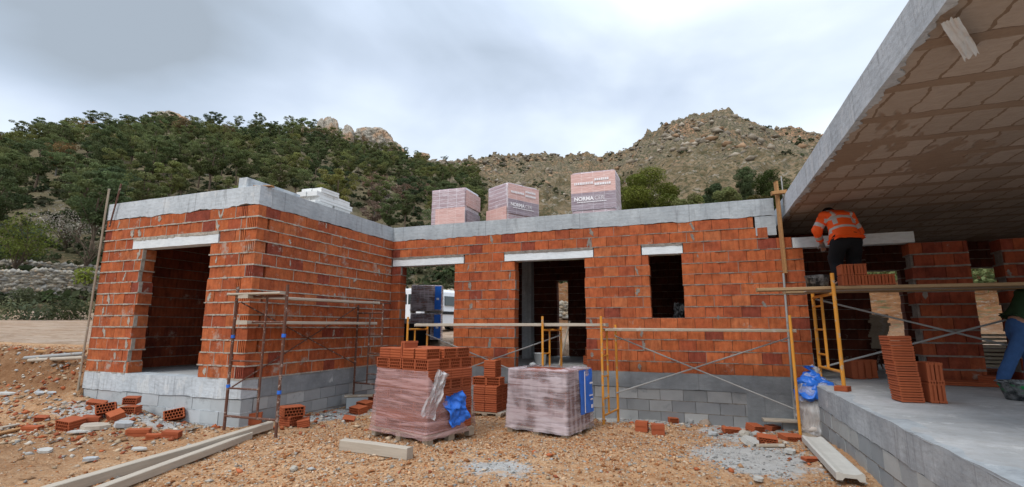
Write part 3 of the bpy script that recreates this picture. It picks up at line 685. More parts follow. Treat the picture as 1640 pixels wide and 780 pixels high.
def stack_mesh(nx_, ny_, nz, L=.27, D=.22, H=.145, c=BC, name='brick_stack', g=.006, alt=True, jit=.006):
    m = MB(); A_ = hollow_brick(L-g, D-g, H-.003, 3, 6, c)
    for k in range(nz):
        for i in range(nx_):
            for j in range(ny_):
                if 0 < i < nx_-1 and 0 < j < ny_-1 and k < nz-1: continue
                q = random.choice((.75, .9, 1., 1.1)); mt = TR((i-(nx_-1)/2)*L+rnd(-jit, jit), (j-(ny_-1)/2)*D+rnd(-jit, jit), k*H)
                if alt and k % 3 == 1: mt = mt @ rz(HP) @ Matrix.Diagonal((D/L, L/D, 1, 1))
                m.add(A_.v, A_.f, 0, tuple(x*q for x in c), mt)
    return m.mesh(name, ['loose_brick'])
def pallet_base(parent, sx, sy, z=0., h=.12):
    m = MB()
    for i in range(5): y = -sy/2+sy*(i+.5)/5; m.box((-sx/2, y-sy*.08, z+h-.022), (sx/2, y+sy*.08, z+h))
    for x in (-sx/2+.05, 0, sx/2-.05):
        m.box((x-.045, -sy/2, z+h-.045), (x+.045, sy/2, z+h-.0225))
        for y in (-sy/2+.06, 0, sy/2-.06): m.box((x-.044, y-.055, z), (x+.044, y+.055, z+h-.046))
    return m.build('pallet_base', ['wood'], parent)
def wrap_sheet(name, parent, b0, b1, z0, z1, mat, amp=.018, cut=None, top=0., nz=46, seed=0., xs_=1.):
    # film round a box: half sizes b0 at the bottom, b1 at the top
    per = []
    k = 46
    for i in range(k): per.append((-1+2*i/k, -1, i/k, 0))
    for i in range(k): per.append((1, -1+2*i/k, i/k, 1))
    for i in range(k): per.append((1-2*i/k, 1, i/k, 2))
    for i in range(k): per.append((-1, 1-2*i/k, i/k, 3))
    n_ = len(per); vs = []; fs = []
    for j in range(nz+1):
        t = j/nz; z = z0+(z1-z0)*t; e = t**.7
        for (a, b, s, side) in per:
            hx = b0[0]+(b1[0]-b0[0])*e; hy = b0[1]+(b1[1]-b0[1])*e
            q = (abs(a)**16+abs(b)**16)**(-1/16)
            x, y = a*hx*q, b*hy*q
            zz = z+.05*mnoise.noise((a*1.6+seed, b*1.6, 2.)); cr = 1-abs(mnoise.noise((a*1.3+seed, b*1.3, zz*17)))*2
            w = amp*(.55*cr*cr+.35*mnoise.noise((a*2.2+seed, b*2.2, zz*26))+.35*mnoise.noise((a*.9+seed, b*.9, z*5)))
            fl = .015*mnoise.noise((a*4+seed, b*4, 9.))*(1-t)**6
            vs.append((x*(1+w*.8)+w*a*.3, y*(1+w*.8)+w*b*.3, z+w*.7+fl))
    for j in range(nz):
        for i in range(n_):
            s, side = per[i][2], per[i][3]
            if cut and cut(side, s, (j+.5)/nz): continue
            fs.append((j*n_+i, j*n_+(i+1) % n_, (j+1)*n_+(i+1) % n_, (j+1)*n_+i))
    if top:
        base = nz*n_; r2 = len(vs)
        for (a, b, s, side) in per:
            q = (abs(a)**16+abs(b)**16)**(-1/16)
            f = 1-top*(1+.5*mnoise.noise((a*3, b*3, seed))); vs.append((a*b1[0]*q*f, b*b1[1]*q*f, z1+.012+.02*mnoise.noise((a*4, b*4, 3+seed))))
        for i in range(n_): fs.append((base+i, base+(i+1) % n_, r2+(i+1) % n_, r2+i))
    return MB().add(vs, fs).build(name, [mat], parent, smooth=True)
def crumple(name, parent, w, h, mat, loc, rot, seed=0., amp=.06, k=26, cut=None, edge=.1):
    vs = []; fs = []
    for j in range(k+1):
        for i in range(k+1):
            a, b = i/k, j/k
            n1 = mnoise.noise((a*3+seed, b*3, 0)); n2 = mnoise.noise((a*8+seed, b*8, 4)); n3 = mnoise.noise((a*3+seed, b*3, 8))
            vs.append(((a-.5)*w*(1+edge*mnoise.noise((b*5, seed, 1)))+amp*.5*n3, amp*(n1+.6*n2), -b*h*(1+edge*mnoise.noise((a*6, seed, 2)))+amp*.3*n2))
    for j in range(k):
        for i in range(k):
            if cut and cut((i+.5)/k, (j+.5)/k): continue
            fs.append((j*(k+1)+i, j*(k+1)+i+1, (j+1)*(k+1)+i+1, (j+1)*(k+1)+i))
    return MB().add(vs, fs).build(name, [mat], parent, loc, rot, smooth=True)

# pallet with loose bricks on top
PH = R(-37)
g0 = min(gz(-1.28+a, 7.44+b) for a in (-.4, .4) for b in (-.3, .3))+.015
P1 = thing('brick_pallet', 'half unwrapped pallet of hollow bricks under creased pinkish film with a torn blue flap', 'brick pallet', (-1.28, 7.44, g0), PH)
pallet_base(P1, 1.16, .94)
link('brick_stack', stack_mesh(4, 4, 6, .27, .22, .138), P1, (0, 0, .122))
def cut1(side, s, t):
    if side == 1: return t > .93-1.15*s+.06*mnoise.noise((s*7, t*6, 1))
    if side == 2: return t > .45
    return False
wrap_sheet('plastic_film', P1, (.615, .52), (.565, .465), .075, .945, 'wrap_pink', .014, cut1, 0., seed=3.1)
crumple('blue_flap', P1, .34, .42, 'blue_plastic', (.62, -.02, .62), (0, R(-14), R(82)), 5.3, .07)
crumple('film_flap', P1, .22, .62, 'wrap_clear', (.61, -.22, .93), (0, R(24), R(80)), 2.3, .05)
M1 = TR(-1.28, 7.44, g0) @ rz(PH)
ztop = .122+6*.138+.002
lbl_loose = 'loose orange hollow brick stacked on top of the film wrapped brick pallet'
for i in range(4):
    for j in range(4):
        p = M1 @ Vector(((i-1.5)*.275-.02+rnd(-.006, .006), (j-1.5)*.224+rnd(-.006, .006)+.01, ztop))
        brick(HB, p, (0, 0, PH+(0 if j == 0 or i < 3 else HP)+rnd(-.02, .02)), lbl_loose, 'loose bricks on the open pallet')
zt2 = ztop+.143
for k_, (x, y, r_) in enumerate([(-.40, -.30, HP), (-.165, -.30, HP), (.12, -.31, HP), (.365, -.30, HP), (.40, .0, HP), (.40, .28, HP), (-.36, .02, 0), (-.08, .0, 0), (.15, .02, HP), (-.3, .28, 0), (0, .28, 0)]):
    p = M1 @ Vector((x, y, zt2)); brick(HB, p, (0, 0, PH+r_+rnd(-.04, .04)), lbl_loose, 'loose bricks on the open pallet')
o = brick(UB, M1 @ Vector((-.02, -.30, zt2)), (0, R(90), PH), 'thin orange brick stood upright among the loose bricks on the open pallet'); o.location = M1 @ Vector((-.06, -.30, zt2+.12))
# small unwrapped stack behind
SH = R(-22); sb = on_ground(787, 668); c0 = Vector((sb.x-.02, sb.y+.30, sb.z+.03)); M3 = TR(*c0) @ rz(SH)
o = thing('wooden_pallet', 'low wooden pallet under the bare stack of bricks between the two wrapped pallets', 'pallet', c0-Vector((0, 0, .03)), SH); pallet_base(o, .62, .56, 0, .06)
for k in range(3):
    for i in range(2):
        for j in range(2):
            p = M3 @ Vector(((i-.5)*.225+rnd(-.004, .004), (j-.5)*.275, .032+k*.146)); brick(HB, p, (0, 0, SH+HP), 'orange hollow brick of the bare stack between the two wrapped pallets', 'bricks of the bare stack')
for i in range(2): brick(HB, M3 @ Vector(((i-.5)*.27-.02, -.08, .032+3*.146)), (0, 0, SH), 'orange hollow brick of the bare stack between the two wrapped pallets', 'bricks of the bare stack')
for k in range(2): brick(HB, M3 @ Vector((.05, -.06, .032+(4+k)*.146)), (0, 0, SH+HP), ('lower', 'topmost')[k]+' of two bricks towering over the bare brick stack')
# second wrapped pallet
PH2 = R(-33); g2 = min(gz(.60+a, 7.89+b) for a in (-.4, .4) for b in (-.3, .3))+.012
P2 = thing('brick_pallet', 'pallet of bricks fully wrapped in greyish white film with a blue printed side', 'brick pallet', (.60, 7.89, g2), PH2)
pallet_base(P2, 1.02, .88, 0, .10)
link('brick_stack', stack_mesh(4, 4, 6, .245, .205, .135, (.30, .085, .045)), P2, (0, 0, .102))
wrap_sheet('plastic_film', P2, (.55, .485), (.515, .445), .06, .935, 'wrap_grey', .008, None, .35, seed=8.7)
m = MB(); k = 14; vs = []; fs = []
for j in range(k+1):
    for i in range(k+1):
        y, z = -.05+.46*i/k, .28+.64*j/k; vs.append((.548-.028*(j/k)+.012*mnoise.noise((y*6, z*7, 2)), y, z))
for j in range(k):
    for i in range(k):
        fs.append((j*(k+1)+i, j*(k+1)+i+1, (j+1)*(k+1)+i+1, (j+1)*(k+1)+i))
bl = m.add(vs, fs).build('blue_label', ['blue_plastic'], P2, smooth=True)
m = MB()
for (y0, z0, w_, h_) in ((.07, .30, .02, .60), (.26, .70, .10, .025), (.24, .52, .12, .02), (.28, .46, .08, .02), (.30, .34, .06, .05)): m.box((.556, y0, z0), (.560, y0+w_, z0+h_))
m.build('label_print', ['ink_white'], bl)

# ------------------------------------------------------------------ bundles on the roof
def text_mesh(body, size, bold=0., ext=.001):
    cu = bpy.data.curves.new('lettering', 'FONT'); cu.body = body; cu.size = size; cu.offset = bold; cu.extrude = ext; cu.align_x = 'LEFT'
    o = bpy.data.objects.new('lettering', cu); col.objects.link(o); dg = bpy.context.evaluated_depsgraph_get(); dg.update()
    me = bpy.data.meshes.new_from_object(o.evaluated_get(dg)); bpy.data.objects.remove(o); me.materials.clear(); me.materials.append(MT['ink_white']); return me
TN = text_mesh('NORMA', .165, .007); TC = text_mesh('CER', .165, -.0015)
wN = max(v.co.x for v in TN.vertices)
def bundle(label, u, v, yaw, sx, sy, h, faces):
    T = thing('wrapped_bundle', label, 'brick pallet', W(u, v, 3.075 if v > .24 else 3.13), -YAW+yaw)
    pallet_base(T, sx, sy, 0, .10)
    m = MB(); k = 14; vs = []; fs = []
    wrap_sheet('brick_bundle', T, (sx/2, sy/2), (sx/2-.012, sy/2-.012), .09, h, 'film_lilac', .012, None, .98, 20, rnd(0, 50))
    for (side, x0, x1, z0, z1, mat, txt) in faces:      # printed panels lie on the film
        P = {'f': (0, -sy/2-.018, 0), 'r': (sx/2+.018, 0, HP), 'l': (-sx/2-.018, 0, -HP)}[side]
        wd_ = sx if side == 'f' else sy
        nn = 12; vs = []; fs = []
        for j in range(nn+1):
            for i in range(nn+1):
                x, z = -wd_/2+wd_*(x0+(x1-x0)*i/nn), z0+(z1-z0)*j/nn; vs.append((x, .006*mnoise.noise((x*5, z*5, u)), z))
        for j in range(nn):
            for i in range(nn): fs.append((j*(nn+1)+i, j*(nn+1)+i+1, (j+1)*(nn+1)+i+1, (j+1)*(nn+1)+i))
        pn = MB().add(vs, fs).build('printed_panel', [mat], T, (P[0], P[1], 0), (0, 0, P[2]))
        if txt == 'name':
            s = .78*wd_/(wN+.48*.95); zz = z1-.15-.02
            a = link('lettering', TN, pn, (-wd_*.43, -.010, zz), (HP, 0, 0)); a.scale = (s, s, s)
            a = link('lettering', TC, pn, (-wd_*.43+wN*s+.012, -.010, zz), (HP, 0, 0)); a.scale = (s, s, s)
            m = MB(); x = -wd_*.36
            while x < wd_*.30: w_ = rnd(.012, .04); m.box((x, -.012, zz-.045), (x+w_, -.009, zz-.028)); x += w_+.008
            m.box((-wd_*.36, -.0105, zz-.047), (wd_*.30, -.0092, zz-.044))
            m.build('small_print', ['ink_white'], pn)
        if txt == 'lines':
            m = MB(); zz = z0+(z1-z0)*.42
            x = -wd_*.42
            while x < -.02*wd_: w_ = rnd(.02, .045); m.box((x, -.012, zz), (x+w_, -.009, zz+.05)); x += w_+.012
            m.box((-wd_*.42, -.0105, zz-.002), (.36*wd_, -.0092, zz+.003)); m.box((.04*wd_, -.0105, zz-.04), (.045*wd_, -.0092, zz+.12))
            for q in range(2):
                x = .04*wd_
                while x < .36*wd_: w_ = rnd(.02, .05); m.box((x, -.012, zz+.065-q*.10), (x+w_, -.009, zz+.115-q*.10)); x += w_+.010
                m.box((.04*wd_, -.0105, zz+.065-q*.10), (.36*wd_, -.0092, zz+.069-q*.10))
            m.build('small_print', ['ink_white'], pn)
    return T
bundle('leftmost of the three wrapped brick bundles on the roof, with plain pink lower panel', .93, 1.35, 0, .98, .85, 1.16,
       [('f', .16, 1., .10, .66, 'film_pink', None), ('r', .0, 1., .70, 1.10, 'film_pink', None), ('r', .05, .97, .12, .60, 'film_band', None)])
# middle one stands turned by 60 degrees
th_ = R(60); cx, cy = 2.51+.5*math.cos(th_)-.42*math.sin(th_), 1.0+.5*math.sin(th_)+.42*math.cos(th_)
bundle('middle wrapped brick bundle on the roof, turned so that two printed sides show', cx, cy, th_, 1.0, .84, 1.20,
       [('f', .0, 1., .80, 1.17, 'film_pink', 'lines'), ('f', .0, 1., .44, .80, 'film_band', 'name'), ('l', .0, .98, .10, .62, 'film_pink', None)])
bundle('rightmost wrapped brick bundle on the roof, white lettered front facing the yard', 4.70, .80, 0, .95, .85, 1.03,
       [('f', .0, 1., .57, 1.0, 'film_pink', 'lines'), ('f', .0, 1., .20, .57, 'film_band', 'name')])
# pale slab and white blocks
MB().box((-.09, -.6, 0), (.09, .6, .24)).build('concrete_plank', ['concrete_pale'], None, W(-.47, -3.15, 3.07), (0, 0, -YAW), bevel=.008)
o = bpy.data.objects['concrete_plank']; tag(o, 'long pale grey slab standing on edge at the corner of the wing roof', 'concrete slab')
wb = MB()
wb.prism([(-.12, 0), (.12, 0), (.12, .038), (.112, .044), (.112, .052), (.12, .058), (.12, .095), (-.12, .095)], -.25, .25)
wbm = wb.mesh('white_block', ['white_block'])
for k in range(5):
    for i in range(4):
        if (k, i) in ((4, 1), (3, 3)): continue
        vv = (-2.0, -1.49, -2.02, -1.5)[i]+(.03, -.02, .05, .0, .09)[k]+rnd(-.03, .03)
        o = link('white_block', wbm, None, W(-.36-.25*(i > 1)+rnd(-.025, .025), vv, 3.075+k*.0965), (0, 0, -YAW+rnd(-.05, .05)))
        tag(o, 'white hollow block in the stack on the wing roof', 'block', 'white blocks on the wing roof')
board('board_scrap', 'small orange wood scrap lying on the corner of the ring beam', 'board', W(-.22, -3.72, 3.145), W(.06, -3.60, 3.15), .10, .02, 'wood_orange')
# stakes
board('wooden_stake', 'tall weathered wooden stake standing against the left corner of the wing', 'stake', W(-3.90, -3.86, -.35), W(-3.885, -3.84, 3.42), .045, .03, 'wood')
o = MB().tube(W(-3.48, -3.86, 3.48), W(-3.70, -3.83, 2.66), .014, 8).build('metal_rod', ['rust_paint']); tag(o, 'thin rusty rod leaning over the left end of the ring beam', 'rod')
board('wooden_post', 'upright orange brown board clamped at the right end of the ring beam', 'board', W(8.10, -.10, 1.75), W(8.085, -.06, 3.40), .10, .035, 'wood_orange', HP)
board('cross_piece', 'short orange board nailed across the upright board above the ring beam', 'board', W(7.97, -.155, 3.20), W(8.20, -.155, 3.21), .08, .06, 'wood_orange')
o = MB().tube(W(8.03, -.12, -.75), W(8.055, -.10, 1.75), .018, 8).build('metal_pole', ['galv']); tag(o, 'thin grey pole standing below the upright orange board', 'pole')
o = MB().tube(W(8.17, -.05, 2.95), W(8.165, -.04, 3.50), .011, 8).build('metal_rod', ['galv']); tag(o, 'thin grey rod sticking up beside the upright orange board', 'rod')

# ------------------------------------------------------------------ scaffolds
def frame_part(parent, name, p, q, zb0, zb1, h0, h1, mat, mid=.36, lad='p', r=.021, rungs=(.45, .85, 1.25), low=.16, topb=.12, caps=None):
    # p, q: local (x,y) of the two standards; zb: feet, h: tops (local z)
    p = Vector((*p, 0)); q = Vector((*q, 0)); m = MB()
    def at(f, z): a = p.lerp(q, f); return Vector((a.x, a.y, z))
    m.tube(at(0, zb0), at(0, h0), r); m.tube(at(1, zb1), at(1, h1), r)
    f = mid if lad == 'p' else 1-mid; e = 0 if lad == 'p' else 1
    ht = min(h0, h1)-topb; zb = max(zb0, zb1)
    m.tube(at(f, zb+low), at(f, ht), r*.8)
    m.tube(at(0, ht), at(1, ht), r*.9); m.tube(at(0, zb+low), at(1, zb+low), r*.8)
    for z in rungs: m.tube(at(e, zb+z), at(f, zb+z), r*.62, 8)
    o = m.build(name, [mat], parent, smooth=False)
    if caps:
        for z in caps: MB().tube(at(1, z), at(1, z+.05), r*1.35).build('blue_clip', ['blue_plastic'], o)
        for z in (caps[0]-.02, caps[1]+.05): MB().tube(at(0, z), at(0, z+.045), r*1.3).build('blue_clip', ['blue_plastic'], o)
    return o
def brace(parent, a, b, mat, r=.012):
    m = MB().tube(a, b, r, 8); return m.build('cross_brace', [mat], parent)
SA = thing('scaffold', 'low yellow scaffold standing along the main brick wall', 'scaffold', W(4.6, -.85, -.75), -YAW)
def la(u, v): return (u-4.6, v+.85)
def gl(u, v): p = W(u, v); return gz(p.x, p.y)-FL+.75
for (u, du) in ((1.28, .0), (4.05, .13), (5.09, .12), (7.92, .12)):
    frame_part(SA, 'end_frame', la(u, -1.22), la(u+du, -.46), gl(u, -1.22)-.01, gl(u, -.46)-.01, 1.76, 1.62, 'yellow_paint', topb=.03 if 0 else .10, rungs=(.42, .78, 1.12))
zl = .36
for (ua, ub) in ((1.28, 4.18), (5.2, 8.0)):
    brace(SA, (*la(ua, -.5), .42), (*la(ub, -.5), 1.42), 'galv'); brace(SA, (*la(ua, -.52), 1.42), (*la(ub, -.52), .30 if ua > 2 else .42), 'galv')
board('scaffold_plank', 'rear grey wooden plank of the left bay of the yellow scaffold', 'plank', W(1.22, -.72, .885), W(4.72, -.72, .895), .22, .045, 'wood')
board('scaffold_plank', 'front grey wooden plank of the left bay, longest on the yellow scaffold', 'plank', W(1.42, -1.08, .870), W(5.16, -1.06, .885), .22, .045, 'wood_grey')
board('scaffold_plank', 'front wooden plank of the right bay of the yellow scaffold, below the window', 'plank', W(5.13, -1.05, .80), W(7.98, -1.02, .80), .20, .042, 'wood')
board('scaffold_plank', 'rear wooden plank of the right bay of the yellow scaffold, by the wall', 'plank', W(5.22, -.70, .81), W(8.06, -.68, .80), .20, .042, 'wood_grey')
# rusty scaffold
SB = thing('scaffold', 'rusty brown scaffold beside the side wall of the wing', 'scaffold', W(.45, -2.6, -.7), -YAW)
def lb(u, v): return (u-.45, v+2.6)
def glb(u, v): p = W(u, v); return gz(p.x, p.y)-FL+.70
frame_part(SB, 'end_frame', lb(-.02, -4.02), lb(.96, -4.0), glb(-.02, -4.02)-.02, glb(.96, -4.)-.02, 2.12, 2.13, 'rust_paint', .62, 'p', .022, (.62, 1.02), .22, .16, (1.36, .56))
frame_part(SB, 'end_frame', lb(.1, -1.25), lb(.80, -1.38), .05, .05, 1.95, 1.98, 'rust_paint', .5, 'q', .02, (.55, .95, 1.3), .36, .16)
brace(SB, (*lb(.04, -4.0), .62), (*lb(.1, -1.27), 1.92), 'rust_paint'); brace(SB, (*lb(.06, -4.0), 1.88), (*lb(.12, -1.27), .78), 'rust_paint')
MB().tube((*lb(.3, -1.0), 1.99), (*lb(.25, -.35), 2.03), .016).build('cross_brace', ['rust_paint'], SB)
board('scaffold_plank', 'upper grey plank of the rusty scaffold', 'plank', W(.22, -4.12, 1.285), W(.28, -.92, 1.33), .21, .045, 'wood_grey')
board('scaffold_plank', 'lower grey plank of the rusty scaffold', 'plank', W(.22, -4.10, .90), W(.30, -1.02, .91), .21, .05, 'wood_grey')
board('scaffold_plank', 'short mortar caked board across the end frame of the rusty scaffold', 'plank', W(-.10, -4.06, 1.318), W(.95, -4.05, 1.318), .14, .03, 'wood_grey')
for z in (.52, ): MB().tube((*lb(-.02, -4.0), 1.58), (*lb(.96, -4.0), 1.58), .016).build('ledger', ['rust_paint'], SB)
# porch scaffold
SC = thing('scaffold', 'tall yellow scaffold standing on the porch slab before the openings', 'scaffold', W(9.8, -.95, 0), -YAW)
def lc(u, v): return (u-9.8, v+.95)
frame_part(SC, 'end_frame', lc(8.47, -1.45), lc(8.40, -.42), .0, .0, 1.60, 1.50, 'yellow_paint', .42, 'q', .026, (.42, .80, 1.16), .22, .19)
frame_part(SC, 'end_frame', lc(11.75, -1.45), lc(11.70, -.42), .0, .0, 1.58, 1.50, 'yellow_paint', .42, 'q', .026, (.42, .80, 1.16), .22, .19)
brace(SC, (*lc(8.42, -.5), 1.28), (*lc(11.7, -.5), .30), 'galv', .014); brace(SC, (*lc(8.42, -.52), .22), (*lc(11.7, -.55), 1.25), 'galv', .014)
board('scaffold_plank', 'long front plank of the porch scaffold carrying the bricks and the bucket', 'plank', W(7.50, -1.22, 1.42), W(12.2, -1.30, 1.42), .24, .045, 'wood_tan')
board('scaffold_plank', 'rear plank of the porch scaffold under the worker', 'plank', W(7.95, -.72, 1.42), W(12.3, -.76, 1.425), .26, .06, 'wood_tan')
board('scaffold_plank', 'middle plank of the porch scaffold', 'plank', W(8.2, -.97, 1.42), W(12.1, -1.02, 1.42), .20, .045, 'wood_grey')
# things on it
bk = thing('bucket', 'black rubber bucket caked with cement on the porch scaffold plank', 'bucket', W(8.33, -1.21, 1.422), -YAW)
MB().lathe([(.0, .004), (.118, .004), (.125, 0), (.165, .16), (.172, .165), (.166, .168), (.155, .16), (.117, .02), (0, .02)], 26).build('shell', ['bucket'], bk, smooth=True)
MB().lathe([(.0, .135), (.07, .15), (.15, .13)], 18, wob=.3).build('mortar_fill', ['cement_splash'], bk, smooth=True)
# (label kept true to the photo: grey mortar heaped over the rim)
UL = 8.60
for i in range(8):
    o = brick(UB, (0, 0, 0), (0, R(90), -YAW), 'orange brick stood on edge in the lower row on the porch scaffold', 'lower row of bricks on the porch scaffold'); o.scale = (.64, 1, .90); o.location = W(UL+.005+i*.080, -1.24+rnd(-.01, .01), 1.422+.078)
for i in range(4):
    o = brick(UB, (0, 0, 0), (0, R(90), -YAW+rnd(-.03, .03)), 'orange brick stood on edge in the upper row on the porch scaffold', 'upper row of bricks on the porch scaffold'); o.scale = (.64, 1, .90); o.location = W(UL+.005+i*.081, -1.24, 1.422+.233)

# ------------------------------------------------------------------ on the porch slab
q0 = on_level(1450, 645, FL); hd = R(-14)
MM = TR(*q0) @ rz(hd)
for k in range(13):
    p = MM @ Vector((.085-.0045*k+rnd(-.004, .004), .125, .004+k*.0565)); brick(TB, p, (0, 0, hd+rnd(-.02, .02)), 'thin ridged orange brick in the tall stack on the porch slab', 'tall stack of thin bricks on the porch').scale = (.66, .9, .95)
for k in range(2):
    for i in range(2):
        o = brick(UB, (0, 0, 0), (0, R(90), hd), 'grooved orange brick stood on end beside the tall thin brick stack', 'upright bricks beside the tall stack'); o.scale = (.92, .9, .9); o.location = MM @ Vector((.255+i*.082, .13, .112+k*.222))
for i, x in enumerate((1366, 1377, 1388)):
    p = on_level(x, 607-i*.6, FL)+Vector((0, .1, .151)); brick(FB, p, (0, R(90), R(-8)), 'large orange brick stood on end behind the porch scaffold frame', 'large bricks behind the porch scaffold frame')
for i in range(7):
    p = W(9.95+i*.125+rnd(-.01, .01), -.28+rnd(-.03, .03), .0); brick(TB, p, (0, 0, -YAW+HP+rnd(-.2, .2)), 'loose thin brick lying along the foot of the porch pillar', 'bricks at the foot of the porch pillar')
brick(HB, W(10.62, -.24, .0), (0, 0, R(12)), 'hollow brick lying at the right foot of the porch pillar')
for i in range(9):
    p = W(11.0+.3*(i % 3)+rnd(-.05, .05), .9+.25*((i//3) % 3), .0+.143*(0 if i < 9 else 1)); brick(HB, p, (0, 0, rnd(0, 3)), 'loose brick on the floor inside the porch behind the man in jeans', 'bricks on the inner porch floor')
o = brick(HB, on_level(1350, 629, FL)+Vector((.12, .18, .0)), (0, R(0), R(40)), 'brick fragment lying at the foot of the porch scaffold frame', name='brick'); o.scale = (.6, .7, .45)
tb = thing('mortar_tub', 'shallow black tub with grey and green splashes at the man in jeans', 'tub', on_level(1624, 644, FL)+Vector((.38, .16, 0)), R(-15)); tb.scale = (.82, .82, .78)
MB().lathe([(0, .004), (.22, .004), (.235, 0), (.29, .25), (.315, .255), (.312, .27), (.285, .268), (.22, .03), (0, .03)], 30, M=Matrix.Diagonal((1.25, .9, 1, 1))).build('shell', ['tub'], tb, smooth=True)
MB().lathe([(0, .18), (.12, .19), (.272, .17)], 24, M=Matrix.Diagonal((1.25, .9, 1, 1)), wob=.05).build('mortar_fill', ['cement_splash'], tb, smooth=True)
# boards stacked on a trestle inside
tt = thing('trestle', 'dark metal trestle carrying stacked boards behind the porch opening', 'trestle', W(10.0, 2.5, 0), -YAW)
for s in (-1, 1):
    for y in (-.3, .3): MB().tube((s*.04, y, .42), (s*.16, y*1.2, 0), .014, 8).build('leg', ['rust_paint'], tt)
MB().box((-.06, -.42, .40), (.06, .42, .43)).build('top_bar', ['rust_paint'], tt)
for k in range(12):
    a = W(9.86+rnd(-.03, .03), 2.1+rnd(-.05, .05), .48+k*.055); b = W(9.90+rnd(-.03, .03), 3.0+rnd(-.08, .08), .48+k*.055)
    board('formwork_board', 'weathered board in the stack on the trestle inside the porch', 'board', a+Vector((.12, 0, 0)), b+Vector((.12, 0, 0)), .30, .045, 'wood', group='boards stacked on the trestle')
for k in range(9):
    a = W(11.4+rnd(-.05, .05), 3.2+rnd(-.1, .1), .12+k*.075); b = W(14.0+rnd(-.05, .05), 3.3+rnd(-.1, .1), .12+k*.075)
    board('formwork_board', 'plank in the long pile inside the porch beyond the pillar', 'board', a, b, .3, .05, 'wood', group='plank pile beyond the pillar')
# hanging film on the soffit
o = crumple('plastic_strip', None, .085, .70, 'white_block', on_level(1521, 20, FL+2.80), (R(0), 0, 0), 1.7, .02, 18); p = on_level(1519, 20, FL+2.79); q = on_level(1560, 90, FL+2.79); d = (q-p)
o.rotation_euler = (d.to_track_quat('-Z', 'Y')).to_euler(); o.location = p-Vector((0, 0, .05)); tag(o, 'strip of white plastic film stuck to the porch soffit', 'plastic strip')

# interior bits
bk2 = thing('bucket', 'white plastic bucket on the floor just inside the main doorway', 'bucket', W(3.32, .95, .0), 0)
MB().lathe([(0, .003), (.11, .003), (.14, .25), (.145, .25), (.14, .262), (.132, .25), (.105, .02), (0, .02)], 24).build('shell', ['white_block'], bk2, smooth=True)
o = MB().lathe([(0, 0), (.05, .01), (.075, .05), (.06, .09), (0, .11)], 18, wob=.2).build('cement_lump', ['cement_splash'], None, W(3.35, .35, -.01), smooth=True); tag(o, 'round grey lump on the sill of the main doorway', 'lump')
board('broom_pole', 'thin pale pole leaning inside the main doorway', 'pole', W(3.75, .9, .0), W(3.95, 1.1, .95), .03, .03, 'wood_grey')
o = brick(FB, W(4.35, 1.5, .0), (0, 0, .3), 'large brick on the floor inside the main doorway, right side'); brick(FB, W(4.4, 1.5, .192), (0, 0, .2), 'large brick stacked on another inside the main doorway')
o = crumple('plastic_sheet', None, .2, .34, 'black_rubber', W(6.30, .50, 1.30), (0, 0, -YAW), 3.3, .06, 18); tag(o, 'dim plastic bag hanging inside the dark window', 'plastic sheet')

# ------------------------------------------------------------------ on the ground
def gp(px, py, up=0.): p = on_ground(px, py); return p+Vector((0, 0, up))
a, b = gp(438, 690), gp(430, 690)
far1 = gp(432, 690)+Vector((0, 0, .12)); near1 = Vector((-4.15, 4.55, gz(-4.15, 4.6)+.13)); d_ = (far1-near1)
board('timber_beam', 'longer of two pale timber beams lying in the left foreground', 'beam', near1, far1, .11, .10, 'wood_grey', warp=.012)
far2 = gp(398, 703)+Vector((0, 0, .09)); near2 = Vector((-3.72, 4.5, gz(-3.7, 4.6)+.10))
board('timber_beam', 'shorter of two pale timber beams lying in the left foreground', 'beam', near2, far2, .10, .085, 'wood_grey', warp=.01)
a = gp(546, 722); b = gp(655, 738)
board('timber_beam', 'short thick timber offcut lying alone before the film wrapped pallet', 'beam', a+Vector((0, .05, .125)), b+Vector((0, .05, .12)), .12, .125, 'wood_grey')
# pale moulded plank lower right
p = gp(1302, 714); q = gp(1362, 778); L = (q-p).length
prof = [(-.12, 0), (-.12, .065), (-.10, .075), (-.045, .06), (.045, .06), (.10, .075), (.12, .065), (.12, 0), (.07, .0), (.05, .025), (-.05, .025), (-.07, 0)]
m = MB(); k = 24; vs = []
for i in range(k+1): vs += [(L*1.03*i/k, y, z+.004*mnoise.noise((i*.5, y*9, 0))) for y, z in prof]
n_ = len(prof); fs = [(i*n_+j, (i+1)*n_+j, (i+1)*n_+(j+1) % n_, i*n_+(j+1) % n_) for i in range(k) for j in range(n_)]+[tuple(range(n_)), tuple(range((k+1)*n_-1, k*n_-1, -1))]
o = m.add(vs, fs).build('concrete_plank', ['pale_plank']); align(o, p+Vector((0, 0, .05)), q+Vector((0, 0, .05))); tag(o, 'pale grooved concrete plank lying beside the porch slab, lower right', 'concrete plank')
board('board_scrap', 'short pale board under the end of the grooved concrete plank', 'board', gp(1285, 697, .05), gp(1318, 716, .06), .14, .03, 'wood')
